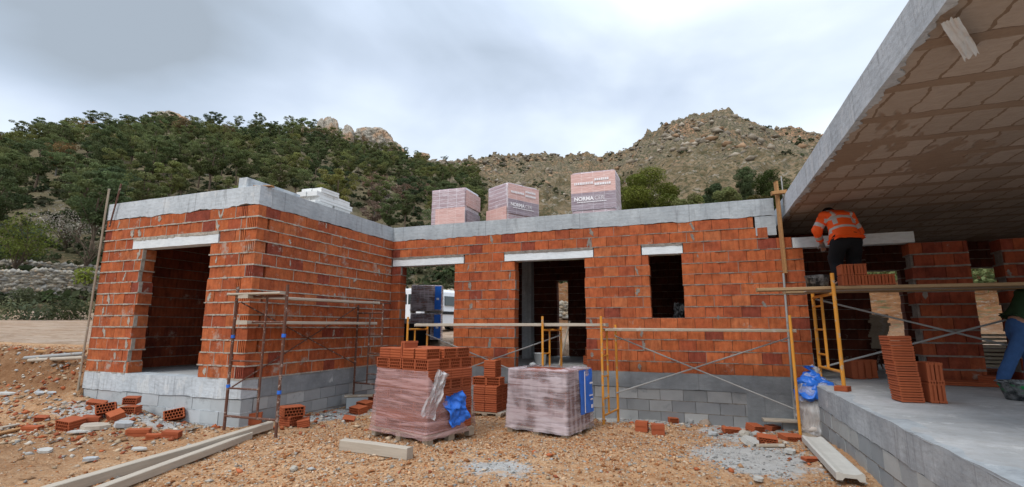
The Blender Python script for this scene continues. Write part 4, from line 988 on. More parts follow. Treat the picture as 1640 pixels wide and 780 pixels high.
# rubbish bag
bp_ = gp(1312, 702); bag = thing('rubbish_bag', 'clear plastic rubbish bag with blue crumpled top at the porch corner', 'bag', bp_+Vector((0, .06, 0)), 0); bag.scale = (1.32, 1.25, 1.06)
pr = [(.0, .0), (.10, .005), (.135, .05), (.155, .15), (.175, .27), (.185, .38), (.165, .47), (.17, .56), (.19, .65), (.17, .74), (.10, .80), (.03, .86)]
def crush(o, amp, f, seed):
    for v in o.data.vertices:
        p = v.co*f; n_ = Vector((mnoise.noise((p.x+seed, p.y, p.z)), mnoise.noise((p.x, p.y+seed, p.z)), mnoise.noise((p.x, p.y, p.z+seed)))); v.co += n_*amp
    return o
def finer(prf, k=5):
    r = []
    for (a, b), (c, d) in zip(prf[:-1], prf[1:]): r += [(a+(c-a)*i/k, b+(d-b)*i/k) for i in range(k)]
    return r+[prf[-1]]
crush(MB().lathe(finer(pr), 40, wob=.16).build('clear_bag', ['wrap_clear'], bag, smooth=True), .028, 11, 3)
crush(MB().lathe(finer([(.0, .005), (.10, .01), (.13, .1), (.11, .25), (.14, .40), (.09, .5), (.0, .55)]), 26, wob=.4).build('rubbish', ['bag_white'], bag, smooth=True), .05, 7, 9)
crush(MB().lathe(finer([(.13, .50), (.165, .53), (.18, .58), (.185, .66), (.18, .74), (.14, .80), (.09, .83), (.05, .86), (.02, .92), (.06, .95)]), 44, wob=.35).build('blue_top', ['blue_plastic'], bag, smooth=True), .055, 13, 5)
crush(MB().lathe(finer([(.02, .82), (.05, .87), (.02, .95), (.0, .99)]), 16, wob=.5).build('tied_end', ['wrap_clear'], bag, (.06, .02, 0), smooth=True), .04, 14, 6)
# single bricks and scraps: pixel of the foot, kind, spin, tilt, label
def lay(me, px, py, spin, tilt, label, cat='brick', name='brick', s=1., up=0., mat=None):
    p = gp(px, py); o = link(name, me, None, p+Vector((0, .06, .0+up)), (tilt, tilt*.5, spin)); o.scale = (s,)*3 if not isinstance(s, tuple) else s
    return tag(o, label, cat)
lay(FB, 405, 681, R(20), 0, 'ridged orange brick standing upright by the wing corner plinth', s=(.62, .6, .92))
lay(HB, 463, 683, R(65), 0, 'lower brick of the pair beside the rusty scaffold foot')
o = lay(HB, 463, 683, R(38), 0, 'upper brick of the pair beside the rusty scaffold foot, holes facing right', s=(1.2, 1.2, 1.), up=.142)
lay(HB, 484, 684, R(-70), .15, 'tilted brick lying against the brick pair by the rusty scaffold', s=.8)
for i, (x, y) in enumerate(((572, 664), (583, 658), (596, 650))): lay(HB, x, y, R(-30), .1, ('lowest', 'middle', 'topmost')[i]+' brick of the slanting row beside the film wrapped pallet', s=.95, up=i*.03)
lay(HB, 556, 676, R(10), .3, 'broken brick half buried in gravel left of the film wrapped pallet', s=.7, up=-.03)
lay(FB, 1030, 692, R(-24), .0, 'left of two ridged bricks side by side on the gravel before the main wall', s=(.62, .6, .78))
lay(FB, 1056, 697, R(-12), .0, 'right of two ridged bricks side by side on the gravel before the main wall', s=(.62, .6, .78))
lay(HB, 1080, 678, R(-5), .05, 'small orange brick against the plinth under the window', s=.62)
lay(HB, 107, 689, R(-15), .12, 'perforated brick lying at the left end of the broken brick heap', s=1.05)
lay(FB, 140, 680, R(24), .1, 'ridged half brick leaning in the middle of the broken brick heap', s=(.75, .7, .6))
lay(HB, 164, 672, R(35), -.3, 'pale dusted brick on top of the broken brick heap', s=.95, up=.08)
lay(HB, 182, 674, R(-35), .35, 'brick with open holes at the right end of the broken brick heap', s=.85)
lay(HB, 204, 661, R(15), .1, 'upper of two bricks standing beyond the broken brick heap', s=.75, up=.13)
lay(HB, 204, 664, R(8), .0, 'lower of two bricks standing beyond the broken brick heap', s=.85)
lay(HB, 276, 676, R(28), -.35, 'perforated brick tipped on its edge beside the concrete block', s=1.05, up=.02)
lay(FB, 216, 700, R(18), .05, 'long orange brick lying on the earth before the broken brick heap', s=(.95, .5, .5))
lay(FB, 243, 705, R(26), .1, 'dusty brick shard lying right of the long orange brick', s=(.7, .4, .36))
lay(FB, 270, 702, R(4), .1, 'brown brick shard lying beside the dusty shard', s=(.75, .45, .45))
lay(FB, 45, 692, R(4), .05, 'brown brick piece lying near the left edge', s=(.8, .5, .4))
lay(HB, 60, 676, R(20), .2, 'small broken brick left of the broken brick heap', s=.55)
lay(HB, 205, 645, R(18), .2, 'brick piece lying by the foot of the wing plinth', s=(1, .5, .5))
lay(HB, 255, 660, R(18), .3, 'broken brick tile lying right below the wing doorway', s=(.9, .7, .4))
lay(HB, 150, 650, R(12), .3, 'brick half sunk in the cement heap by the wing corner', s=(1., .6, .5))
lay(HB, 1212, 692, R(20), .2, 'ridged brick piece in the rubble below the plinth, left', s=(.8, .8, .7))
lay(HB, 1240, 690, R(35), .15, 'brick row piece in the rubble under the scaffold foot', s=(1.1, .6, .5))
lay(HB, 1272, 706, R(5), .1, 'flat brick lying by the rubbish bag in the rubble', s=(1.1, .9, .45))
lay(HB, 1232, 710, R(-20), .2, 'brick with open ridges lying lowest in the right hand rubble', s=(.9, .7, .6))
lay(HB, 1175, 694, R(-6), .1, 'orange brick sunk in gravel at the edge of the right hand rubble', s=(1., .6, .45))
lay(HB, 1305, 742, R(10), .1, 'thin brick shard under the grooved concrete plank', s=(.8, .35, .25))
def rockm(seed, sx, sy, sz):
    import bmesh
    bm = bmesh.new(); bmesh.ops.create_icosphere(bm, subdivisions=3, radius=1)
    for v in bm.verts:
        n_ = 1+.28*mnoise.noise(v.co*1.3+Vector((seed,)*3))+.12*mnoise.noise(v.co*3.4+Vector((seed,)*3)); v.co = Vector((v.co.x*sx*n_, v.co.y*sy*n_, max(-.5, v.co.z)*sz*n_))
    me = bpy.data.meshes.new('rock'); bm.to_mesh(me); bm.free(); return me
def rock(px, py, s, label, colr=(.46, .42, .36), cat='stone', up=.02):
    me = rockm(px, *s); me.materials.append(MT['stone']); at = me.attributes.new('tint', 'FLOAT_COLOR', 'FACE'); at.data.foreach_set('color', list((*colr, 1))*len(me.polygons))
    return tag(link('stone', me, None, gp(px, py, up), (0, 0, px)), label, cat)
rock(1130, 682, (.10, .09, .09), 'round brown stone leaning on the plinth below the scaffold brace', (.38, .30, .24))
rock(1192, 699, (.09, .07, .07), 'pale lump of mortar in the right hand rubble, left one')
rock(1212, 700, (.08, .06, .06), 'greyish lump of mortar in the right hand rubble, right one', (.40, .39, .37))
rock(1106, 678, (.06, .05, .06), 'grey lump of mortar at the plinth under the window', (.40, .40, .40))
rock(470, 755, (.045, .04, .03), 'single pale stone on the earth between the beams and the timber offcut')
def slab(px, py, w, d, t, spin, tilt, label, mat='cement_splash', cat='slab piece', name='slab_piece', up=.02):
    m = MB(); k = 7; poly = [(w/2*rnd(.75, 1.1)*math.cos(6.283*i/k), d/2*rnd(.75, 1.1)*math.sin(6.283*i/k)) for i in range(k)]
    m.add([(x, y, 0) for x, y in poly]+[(x*.96, y*.96, t) for x, y in poly], [tuple(range(k-1, -1, -1)), tuple(range(k, 2*k))]+[(i, (i+1) % k, k+(i+1) % k, k+i) for i in range(k)])
    return tag(m.build(name, [mat], None, gp(px, py, up), (tilt, tilt*.4, spin)), label, cat)
slab(150, 688, .42, .26, .05, .2, .1, 'pale buff slab piece lying below the broken brick heap', 'wood_grey')
slab(128, 695, .30, .16, .02, .5, .05, 'white flat shard lying below the broken brick heap', 'pale_stone')
slab(198, 685, .26, .20, .06, 1., .2, 'pale mortar slab right of the broken brick heap')
slab(72, 726, .20, .13, .03, .1, .2, 'small white shard on the bare earth, lower left', 'pale_stone')
slab(222, 723, .20, .10, .02, .1, .1, 'white sliver on the earth above the timber beams', 'pale_stone')
slab(143, 740, .17, .11, .03, .9, .1, 'grey flake on the earth, lower left near the beams')
slab(62, 634, .16, .14, .03, .9, .3, 'left of two grey flakes at the foot of the earth bank')
slab(82, 633, .14, .10, .03, .4, .3, 'right of two grey flakes at the foot of the earth bank')
slab(8, 634, .40, .16, .03, .2, .1, 'white flat piece at the left edge below the earth bank', 'pale_stone')
slab(1200, 714, .24, .20, .07, .3, .5, 'white broken slab standing in the right hand rubble', 'pale_stone')
slab(1265, 728, .16, .12, .04, .3, .2, 'white shard on grey cement below the right hand rubble', 'pale_stone')
slab(1215, 773, .14, .10, .03, .7, .2, 'white chip at the lower edge beside the cement patch', 'pale_stone')
slab(1142, 698, .2, .12, .03, .7, .1, 'flat grey mortar shard in the gravel before the plinth')
board('board_scrap', 'thin pinkish board lying among brick shards before the wing plinth', 'board', gp(302, 692, .05), gp(365, 682, .06), .07, .02, 'wood')
board('board_scrap', 'buff board lying flat in the right hand rubble', 'board', gp(1212, 716, .03), gp(1258, 717, .04), .09, .03, 'wood')
board('board_scrap', 'upper of two board scraps near the left edge', 'board', gp(0, 690, .05), gp(28, 684, .05), .07, .025, 'wood_grey')
board('board_scrap', 'lower reddish of two board scraps near the left edge', 'board', gp(-8, 700, .05), gp(30, 691, .05), .09, .03, 'wood_orange')
# hollow concrete blocks
cb = MB()
cb.box((-.2, -.1, 0), (.2, -.07, .2)); cb.box((-.2, .07, 0), (.2, .1, .2))
for x in (-.2, -.015, .17): cb.box((x, -.07, 0), (x+.03, .07, .2))
cb.box((-.169, -.069, .17), (.169, .069, .199))
def conc_block(p, rot, label): return tag(cb.build('concrete_block', ['block'], None, p, rot), label, 'concrete block')
for f_ in range(len(cb.c)): cb.c[f_] = (.45, .48, .48)
p = gp(312, 668); conc_block(p+Vector((0, .1, 0)), (0, 0, R(14)), 'hollow concrete block lying at the wing plinth, topped with crumbly mortar')
o = crush(MB().lathe(finer([(0, .05), (.07, .06), (.19, .03), (.22, 0)], 4), 24, M=Matrix.Diagonal((1.1, .55, 1, 1)), wob=.4).build('mortar_heap', ['mortar'], None, p+Vector((-.02, .1, .198)), (0, 0, R(14)), smooth=True), .03, 16, 2); tag(o, 'crumbly mortar heaped on the hollow block at the wing plinth', 'mortar')
p = gp(568, 655); conc_block(p+Vector((0, .12, 0)), (0, 0, R(20)), 'grey concrete block standing by the side plinth beneath a board')
board('board_scrap', 'mossy brown board lying on the concrete block by the side plinth', 'board', p+Vector((-.22, .05, .235)), p+Vector((.28, .2, .235)), .2, .03, 'wood')
p = gp(1278, 690); conc_block(p+Vector((.02, .1, -.06)), (0, 0, R(-18)), 'concrete block at the foot of the right scaffold frame')
board('board_scrap', 'weathered board on the block at the foot of the right scaffold frame', 'board', p+Vector((-.5, .12, .17)), p+Vector((.16, -.06, .17)), .2, .035, 'wood_grey')
p = gp(992, 664)
for i, (dx, dy, dz, L_, mt, lb_) in enumerate(((-.18, .08, .06, .42, 'wood_grey', 'lowest'), (-.16, .12, .10, .36, 'wood', 'middle'), (-.12, .10, .135, .30, 'wood', 'topmost'))):
    board('board_scrap', lb_+' board of the packing under the middle scaffold frame', 'board', p+Vector((dx, dy, dz)), p+Vector((dx+L_, dy-.1, dz+.01)), .14, .03, mt)
lay(FB, 1010, 664, R(-10), .05, 'orange brick shard beside the packing of the middle scaffold frame', s=(.6, .4, .3))
# poles on the earth bank
for i, (a, b, c, d, mt, lb_) in enumerate(((58, 573, 136, 571, 'wood_orange', 'uppermost orange pole of the pile on the earth bank'), (38, 583, 132, 577, 'galv', 'grey pole in the middle of the pile on the earth bank'), (45, 586, 134, 582, 'wood_grey', 'lowest pale pole of the pile on the earth bank'))):
    p, q = gp(a, b, .10), gp(c, d, .10); o = MB().tube(p, q, .035, 10).build('pole', [mt]); tag(o, lb_, 'pole')

# ------------------------------------------------------------------ behind the house: van and pallets
vp = Vector((-4.0, 21.6, 0)); vp.z = tz(vp.x, vp.y+.8)
van = thing('parked_van', 'white van with dark windows parked behind the house', 'van', vp, R(52))
# local: x forward along the body, y left; rear face at x=0, right rear corner at the origin
def body_sec(x, inset, top):
    pts = [(-.0+inset, .32), (-.0+inset*.5, .55), (.0+inset*.4, .95), (.05+inset, 1.25), (.10+inset, 1.55), (.16+inset, top-.12), (.28+inset, top)]
    return [(x, y, z) for y, z in pts]+[(x, 1.76-y, z) for y, z in reversed(pts)]
secs = [(0, .03, 1.86), (.05, .0, 1.93), (.6, 0, 1.95), (2.4, 0, 1.95), (2.9, .02, 1.90), (3.5, .04, 1.40), (3.7, .05, 1.08), (4.25, .08, .98), (4.4, .16, .80)]
m = MB(); vs = []
for s in secs: vs += body_sec(*s)
k = 14; fs = [(i*k+j, i*k+j+1, (i+1)*k+j+1, (i+1)*k+j) for i in range(len(secs)-1) for j in range(k-1)]+[tuple(range(k)), tuple(range(len(secs)*k-1, (len(secs)-1)*k-1, -1))]
fs += [(i*k+k-1, i*k, (i+1)*k, (i+1)*k+k-1) for i in range(len(secs)-1)]
m.add(vs, fs).build('body', ['white_paint'], van, bevel=.03)
m = MB()
def pane(y0, y1, z0, z1, x=-.012): m.box((x, y0, z0), (x+.03, y1, z1))
for (y0, y1) in ((.24, .84), (.92, 1.52)):
    m = MB().box((-.016, y0, 1.22), (.02, y1, 1.68)); m.build('rear_window', ['glass_dark'], van, bevel=.02)
for (x0, x1) in ((.5, 1.35), (1.5, 2.3)):
    vs = [(x0, .03, 1.20), (x1, .03, 1.20), (x1-.04, .09, 1.64), (x0+.04, .09, 1.64)]; vs = [(x, y-.045, z) for x, y, z in vs]+[(x, y+.05, z) for x, y, z in vs]
    MB().add(vs, [(3, 2, 1, 0), (4, 5, 6, 7), (0, 1, 5, 4), (1, 2, 6, 5), (2, 3, 7, 6), (3, 0, 4, 7)]).build('side_window', ['glass_dark'], van)
MB().box((.25, -.03, .80), (3.3, .01, .93)).build('side_strip', ['black_rubber'], van)
MB().box((-.07, .02, .36), (.03, 1.74, .58)).build('bumper', ['black_rubber'], van, bevel=.02)
MB().box((-.03, 1.42, .95), (.01, 1.52, 1.12)).build('handle', ['black_rubber'], van)
for (x, y) in ((.85, .02), (3.5, .02), (.85, 1.58), (3.5, 1.58)):
    w = MB().tube((x, y-.01, .31), (x, y+.19, .31), .31, 24).build('wheel', ['tyre'], van); MB().tube((x, y-.02, .31), (x, y+.1, .31), .18, 20).build('rim', ['metal_grey'], w)
for k in range(2):
    c_ = Vector((-3.02, 17.6, tz(-3.02, 17.6)+.02+k*.985))
    T = thing('brick_pallet', ('lower', 'upper')[k]+' of two film wrapped brick pallets stacked before the white van', 'brick pallet', c_, R(4))
    pallet_base(T, 1.08, .9, 0, .1); link('brick_stack', stack_mesh(4, 4, 6, .26, .21, .142, (.36, .13, .085)), T, (0, 0, .1))
    wrap_sheet('plastic_film', T, (.56, .46), (.535, .435), .07, .97, 'wrap_grey', .012, None, .9, 20, k*4.)
    o = MB().box((.30, -.475, .12), (.52, -.468, .93)).build('blue_label', ['blue_plastic'], T); MB().box((.36, -.480, .45), (.45, -.476, .52)).build('label_print', ['ink_white'], o)
# clutter seen through the left opening
for i in range(5):
    a = W(-1.6+rnd(-.1, .1), 2.2+i*.16, .05+.07*(i % 3)); b = W(1.5+rnd(-.1, .1), 1.8+i*.16, .07*(i % 3)+.06)
    board('formwork_board', 'board in the low heap seen through the left opening', 'board', a, b, .16, .04, 'wood', group='board heap behind the left opening')
o = crush(MB().lathe(finer([(0, .02), (.16, .0), (.24, .06), (.18, .14), (0, .18)], 4), 24, M=Matrix.Diagonal((1.6, .8, 1, 1)), wob=.3).build('paper_sack', ['paper'], None, W(.6, 1.3, .0), (0, 0, .3), smooth=True), .04, 8, 1); tag(o, 'white paper sack lying on the boards behind the left opening', 'sack')
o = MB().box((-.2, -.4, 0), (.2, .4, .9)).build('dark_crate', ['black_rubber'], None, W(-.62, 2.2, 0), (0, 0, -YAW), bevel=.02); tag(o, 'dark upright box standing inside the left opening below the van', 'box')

# ------------------------------------------------------------------ vegetation
def leafquads(P, size, out=None, flat=.5):
    N = len(P); n = rng.normal(size=(N, 3))
    if out is not None: n = n+out*1.2
    n[:, 2] += flat; n /= np.linalg.norm(n, axis=1)[:, None]
    a = np.cross(n, rng.normal(size=(N, 3))); a /= np.linalg.norm(a, axis=1)[:, None]; b = np.cross(n, a)
    s = size*(.6+.8*rng.random((N, 1)))
    V = np.stack([P-a*s, P-b*s*.55+n*s*.2, P+a*s, P+b*s*.55+n*s*.2], 1).reshape(-1, 3)
    return V
def crown_pts(H, Rc, nb, nq, base=.35, flat=.62, top=.55):
    # clumps of needles at the ends of limbs
    P = []; O = []; B = []; cs = []
    for i in range(nb):
        t = (i+.5)/nb; h = base+(1-base)*t*.93; a = i*2.4+rng.random()*2.2
        rmax = Rc*(math.sin(math.pi*min(1, (.22+.74*(1-t)**top))) if top else 1)
        rad = rmax*(.25+.85*math.sqrt(rng.random())) if t < .9 else rmax*.3*rng.random()
        c = np.array([math.cos(a)*rad, math.sin(a)*rad, h*H]); br = Rc*((.28+.22*rng.random()) if nb < 25 else (.15+.20*rng.random())); cs.append(c)
        k = int(nq/nb); d = rng.normal(size=(k, 3)); d /= np.linalg.norm(d, axis=1)[:, None]
        r = br*(.45+.6*rng.random((k, 1))**.5)
        P.append(c+d*r*np.array([1, 1, flat])); O.append(d); B.append(np.full(k, i))
    return np.concatenate(P), np.concatenate(O), np.concatenate(B), cs
def crown_mesh(name, H, Rc, nb, nq, size, colr, var=.3, core=0, **k):
    P, O, B, cs = crown_pts(H, Rc, nb, nq, **k)
    if core:
        d = rng.normal(size=(core, 3)); d /= np.linalg.norm(d, axis=1)[:, None]; P = np.concatenate([P, np.array([0, 0, H*.52])+d*rng.random((core, 1))**.4*np.array([Rc*.78, Rc*.78, H*.40])]); O = np.concatenate([O, d]); B = np.concatenate([B, rng.integers(0, nb, core)])
    V = leafquads(P, size, O); N = len(P); F = np.arange(4*N).reshape(N, 4)
    bc = 1-var+2*var*rng.random((nb, 1)); hue = 1+.09*(rng.random((nb, 3))-.5)
    C = np.array(colr)[None]*bc[B]*hue[B]*(.8+.4*rng.random((N, 1)))
    return npmesh(name, V, F, ['leaf'], tint=C), cs
def trunk_mesh(name, H, r0, cs, mat='bark', lean=.3, limbs=9, top=.85):
    m = MB(); p = Vector((0, 0, -.4)); k = 6; pts = []
    for i in range(k+1):
        t = i/k; pts.append(Vector((lean*mnoise.noise((t*2, H, r0)), lean*mnoise.noise((t*2, H, r0+5)), -.4+(H*top+.4)*t)))
    for i in range(k): m.tube(pts[i], pts[i+1], r0*(1-.8*i/k), 7, r2=r0*(1-.8*(i+1)/k), cap=False)
    for c in list(cs)[::max(1, len(cs)//limbs)]:
        c = Vector(c); t = min(.95, max(.15, (c.z/H-.18))); f = t*k; i = min(k-1, int(f)); s = pts[i].lerp(pts[i+1], f-i)
        m.tube(s, c, r0*.35*(1-t*.5), 5, r2=.02, cap=False)
    return m.mesh(name, [mat])
GREEN = (.140, .160, .074); DARK = (.104, .128, .064); BROWN = (.17, .115, .06); PINKISH = (.22, .15, .13)
protos = []
for i in range(7):
    H = 6.8+2.8*rng.random(); Rc = 1.9+.9*rng.random()
    me, cs = crown_mesh('crown', H, Rc, 30+3*(i % 4), 5200, .115, [GREEN, (.150, .164, .070), DARK, (.126, .142, .070), GREEN, (.160, .170, .068), (.112, .136, .064)][i], base=.30+.12*rng.random(), flat=.48)
    protos.append((me, trunk_mesh('trunk', H, .17, cs), H, Rc))
brn, cs = crown_mesh('crown', 6., 2.1, 14, 1500, .17, BROWN, base=.3); brown_p = (brn, trunk_mesh('trunk', 6., .14, cs, 'bark_grey'), 6., 2.1)
pnk, cs = crown_mesh('crown', 4.6, 2.0, 13, 1300, .15, PINKISH, base=.22); pink_p = (pnk, trunk_mesh('trunk', 4.6, .12, cs, 'bark_grey'), 4.6, 2.0)
def plant_tree(pr, x, y, s, label, cat='pine tree', group=None, name='pine_tree', z=None, rot=None):
    T = thing(name, label, cat, (x, y, (tz(x, y) if z is None else z)-.05), rnd(0, 6.28) if rot is None else rot, group); T.scale = (s, s, s*rnd(.92, 1.1))
    link('trunk', pr[1], T); link('crown', pr[0], T); return T
def project(p):
    d = Vector(p)-Vector(CAM); fw = d.y*math.cos(PIT)+d.z*math.sin(PIT); up = -d.y*math.sin(PIT)+d.z*math.cos(PIT)
    return 820+FPX*d.x/fw, 390-FPX*up/fw
ROOFX = [-60, 130, 172, 415, 628, 1240, 1258, 1300]; ROOFY = [500, 500, 325, 298, 367, 318, 300, 240]
# wood on the left hill
cells = {}; cand = []; AZ_CL = (az_el(480, 230)[0], az_el(640, 230)[0])
azL, azR = az_el(-120, 300)[0], az_el(770, 300)[0]
tries = 16000
aa = azL+(azR-azL)*rng.random(tries); rads = 52+(232-52)*np.sqrt(rng.random(tries))
rRt = np.interp(aa, _ae[:, 0], SR); xx = rads*np.sin(aa); yy = rads*np.cos(aa)
dens = np.clip(.95-.0*rads, 0, 1)*np.where(rads < 75, .35, 1.)*(1-sm(az_el(640, 300)[0], az_el(770, 300)[0], aa)*np.where(rads < 150, .55, .75))*(.45+1.1*np.clip(fbm(xx*.03, yy*.03, 3)+.45, 0, 1))
for i in range(tries):
    if rads[i] > min(rRt[i], 226)*.985 or rng.random() > dens[i]: continue
    if AZ_CL[0] < aa[i] < AZ_CL[1] and rads[i] > 172 and rng.random() < .72: continue
    x, y = xx[i], yy[i]; sp = (4.9 if rads[i] < 175 else 4.4)+2.8*rng.random(); cx, cy = int(x//4), int(y//4); ok = True
    for a in (-1, 0, 1):
        for b in (-1, 0, 1):
            for (px_, py_) in cells.get((cx+a, cy+b), ()):
                if (px_-x)**2+(py_-y)**2 < sp*sp: ok = False
    if ok: cells.setdefault((cx, cy), []).append((x, y)); cand.append((rads[i], x, y))
cand.sort()
vis = []; rest = []
zc = terrain(np.array([c[1] for c in cand]), np.array([c[2] for c in cand]))
for (r_, x, y), z in zip(cand, zc):
    px_, py_ = project((x, y, z+6)); pb = project((x, y, z+1.5))[1]
    if py_ > np.interp(px_, ROOFX, ROOFY)+6: continue
    (vis if -40 < px_ < 1300 and len(vis) < 270 else rest).append((x, y, z, px_, py_))
for (x, y, z, px_, py_) in vis:
    q = rng.random()
    if 555 < px_ < 690 and 270 < py_ < 345 and q < .62: plant_tree(pink_p, x, y, rnd(.85, 1.25), 'pinkish grey leafless tree in the wood above the white block stack', 'tree', 'leafless trees on the hillside', 'bare_tree', z)
    elif q < .07: plant_tree(brown_p, x, y, rnd(.85, 1.2), 'brown withered tree among the green pines of the hillside', 'tree', 'withered trees on the hillside', 'withered_tree', z)
    else: plant_tree(random.choice(protos), x, y, rnd(.72, 1.12), 'green round crowned pine in the wood covering the hillside behind the house', 'pine tree', 'pines of the hillside wood', 'pine_tree', z)
# the far remainder as one mass
Vs, Cs = [], []
for (x, y, z, px_, py_) in rest:
    H = 5.+3.*rng.random(); Rc = 1.8+1.1*rng.random(); q = rng.random()
    P, O, B, cs = crown_pts(H, Rc, 9, 620, base=.22)
    if math.hypot(x, y) > 200: P[:, 2] *= .7
    c = np.array([GREEN, DARK, (.10, .105, .042), BROWN if q < .15 else GREEN][rng.integers(0, 4)])*(.75+.55*rng.random())
    bc = .7+.6*rng.random(9); Vs.append(leafquads(P, .22, O)+np.array([x, y, z])); Cs.append(c[None]*(bc[B]*(.8+.4*rng.random(len(P))))[:, None])
V = np.concatenate(Vs); N = len(V)//4
tag(link('forest', npmesh('forest', V, np.arange(4*N).reshape(N, 4), ['leaf'], tint=np.concatenate(Cs))), 'far upper part of the pine wood on the left hill', 'forest', kind='stuff')
# pines on the skyline
for (px_, py_, h, w_) in ((8, 218, 5.5, 1.), (38, 196, 8.5, 1.), (66, 190, 8.5, 1.1), (104, 197, 7, 1.), (150, 179, 8.5, 1.25), (170, 182, 8, 1.), (206, 186, 6.5, 1.4), (240, 190, 6, 1.), (304, 186, 6.5, .9), (338, 180, 8.5, 1.), (352, 183, 8, 1.), (382, 187, 7.5, 1.), (416, 182, 9, .9), (440, 195, 6, 1.), (464, 186, 9, .8), (484, 190, 8.5, 1.), (502, 191, 8.8, .8), (544, 207, 9, .8), (572, 214, 8.5, .8), (622, 228, 7.5, .9), (648, 236, 8, .9), (668, 242, 6.5, 1.), (712, 251, 3.4, 1.2)):
    a, e = az_el(px_, py_); lo, hi = 120., float(np.interp(a, _ae[:, 0], SR))*1.0
    r_ = hi; x, y = r_*math.sin(a), r_*math.cos(a); zt = 1.6+r_*math.tan(e); hh = max(3.5, min(12., zt-tz(x, y)))
    pr = random.choice(protos); T = plant_tree(pr, x, y, 1., 'dark pine standing out on the skyline of the left hill', 'pine tree', 'pines on the skyline', 'pine_tree'); s = hh/pr[2]
    T.scale = (w_*max(s, .75), w_*max(s, .75), s)
# pines behind the roof on the right
def pine_at(px_, py_top, r_, label, wid, mesh=None, cat='pine tree', name='pine_tree', colr=GREEN, nq=9000, size=.12):
    a, e = az_el(px_, py_top); x, y = r_*math.sin(a), r_*math.cos(a); z = tz(x, y); H = 1.6+r_*math.tan(e)-z; Rc = wid*r_/FPX/2/1.1
    me, cs = crown_mesh('crown', H, Rc, 24, nq, size, colr, core=nq//3, base=.12, flat=.75); return plant_tree((me, trunk_mesh('trunk', H, .22, cs)), x, y, 1., label, cat, None, name, z)
pine_at(1030, 258, 66, 'broad bushy green pine rising behind the roof right of the wrapped bundles', 112, colr=(.125, .15, .035), nq=26000)
pine_at(1112, 302, 62, 'small pine behind the roof, right beside the broad bushy pine', 60)
pine_at(1146, 296, 70, 'narrow dark pine behind the roof, second right of the broad bushy pine', 40, colr=DARK)
pine_at(1168, 300, 64, 'rounded pine behind the roof near the middle of the group on the right', 46)
pine_at(1192, 262, 105, 'tall dark pine on the rocky slope left of the porch roof edge', 32, colr=DARK)
pine_at(1204, 308, 66, 'brown tipped pine low behind the roof towards the porch', 48, colr=(.085, .075, .026))
pine_at(1232, 268, 88, 'tall green pine beside the porch roof edge', 50, colr=(.06, .075, .022))
pine_at(1240, 300, 74, 'bushy pine partly hidden by the upright orange board', 52, colr=(.045, .06, .02))
pine_at(1262, 292, 80, 'pine half hidden by the edge of the porch roof', 40)
# garden side, left: almond trees and shrubs
def almond(px, py, H, Rc, colr, nq, label, name, cat, size=.085, bare=False):
    p = gp(px, py); me, cs = crown_mesh('crown', H, Rc, 18, nq, size, colr, base=.42, flat=.7, top=.7)
    return plant_tree((me, trunk_mesh('trunk', H, .17, cs, 'bark', .7, 12, .6)), p.x, p.y, 1., label, cat, None, name, p.z)
almond(22, 448, 4.3, 2.5, (.105, .13, .035), 2600, 'almond tree with thin yellow green leaves at the left edge', 'almond_tree', 'tree')
almond(138, 440, 4.2, 2.4, (.09, .095, .055), 420, 'almost bare almond tree with dark crooked limbs beside the wing', 'almond_tree', 'tree')
almond(98, 402, 3.6, 3.0, (.42, .38, .37), 1500, 'greyish white blossoming tree behind the bare almond tree', 'blossoming_tree', 'tree')
def shrub(px, py, H, Rc, colr, label, nq=900, size=.085, name='shrub', cat='shrub'):
    p = gp(px, py); P, O, B, cs = crown_pts(H, Rc, 9, nq, base=.12, flat=.75, top=.5); V = leafquads(P, size, O); N = len(P)
    C = np.array(colr)[None]*(.65+.7*rng.random((9, 1)))[B]*(.8+.4*rng.random((N, 1)))
    return tag(link(name, npmesh(name, V, np.arange(4*N).reshape(N, 4), ['leaf'], tint=C), None, p-Vector((0, 0, .1))), label, cat)
shrub(136, 470, 1.9, 1.2, (.20, .24, .045), 'bright yellow green bush close to the wing wall', 1600)
shrub(92, 458, 1.0, .7, (.13, .17, .03), 'small bright green bush on the stone terrace')
shrub(40, 385, 1.5, 1.6, (.13, .17, .15), 'blue grey shrub above the stone terrace')
for i, (px, py, H, Rc, c, lb_) in enumerate(((8, 511, .9, 1.5, (.125, .14, .09), 'first'), (42, 512, .8, 1.5, (.115, .13, .085), 'second'), (76, 512, .9, 1.4, (.11, .12, .065), 'third'), (104, 511, 1.2, 1.4, (.065, .078, .04), 'fourth'), (130, 511, 1.4, 1.3, (.07, .08, .04), 'fifth'))):
    shrub(px, py, H, Rc, c, lb_+' from the left of the dark shrubs along the far edge of the yard', 480)
for px_, r__, H_, lb_ in ((1418, 29.5, 1.5, 'grey green shrub on the earth bank seen through the porch opening'), (1440, 30.5, 1.4, 'shrub on the earth bank, right beside the one seen through the porch opening'), (1572, 28, 1.5, 'shrub on the earth bank seen between the two porch pillars'), (1596, 27, 1.2, 'low shrub on the earth bank close to the right porch pillar')):
    a = az_el(px_, 450)[0]; x, y = r__*math.sin(a), r__*math.cos(a); P, O, B, cs = crown_pts(H_, 1.7, 9, 900, base=.1, flat=.8, top=.5); V = leafquads(P, .09, O); N = len(P)
    tag(link('shrub', npmesh('shrub', V, np.arange(4*N).reshape(N, 4), ['leaf'], tint=np.array([(.17, .19, .085)])*(.7+.6*rng.random((N, 1)))), None, (x, y, tz(x, y)-.1)), lb_, 'shrub')
shrub(20, 492, 1.0, 1.3, (.075, .088, .055), 'grey green shrub below the stone terrace at the left edge', 1300)
shrub(60, 420, 1.2, 1.6, (.065, .08, .04), 'dark shrub above the stone terrace near the almond tree', 1000)
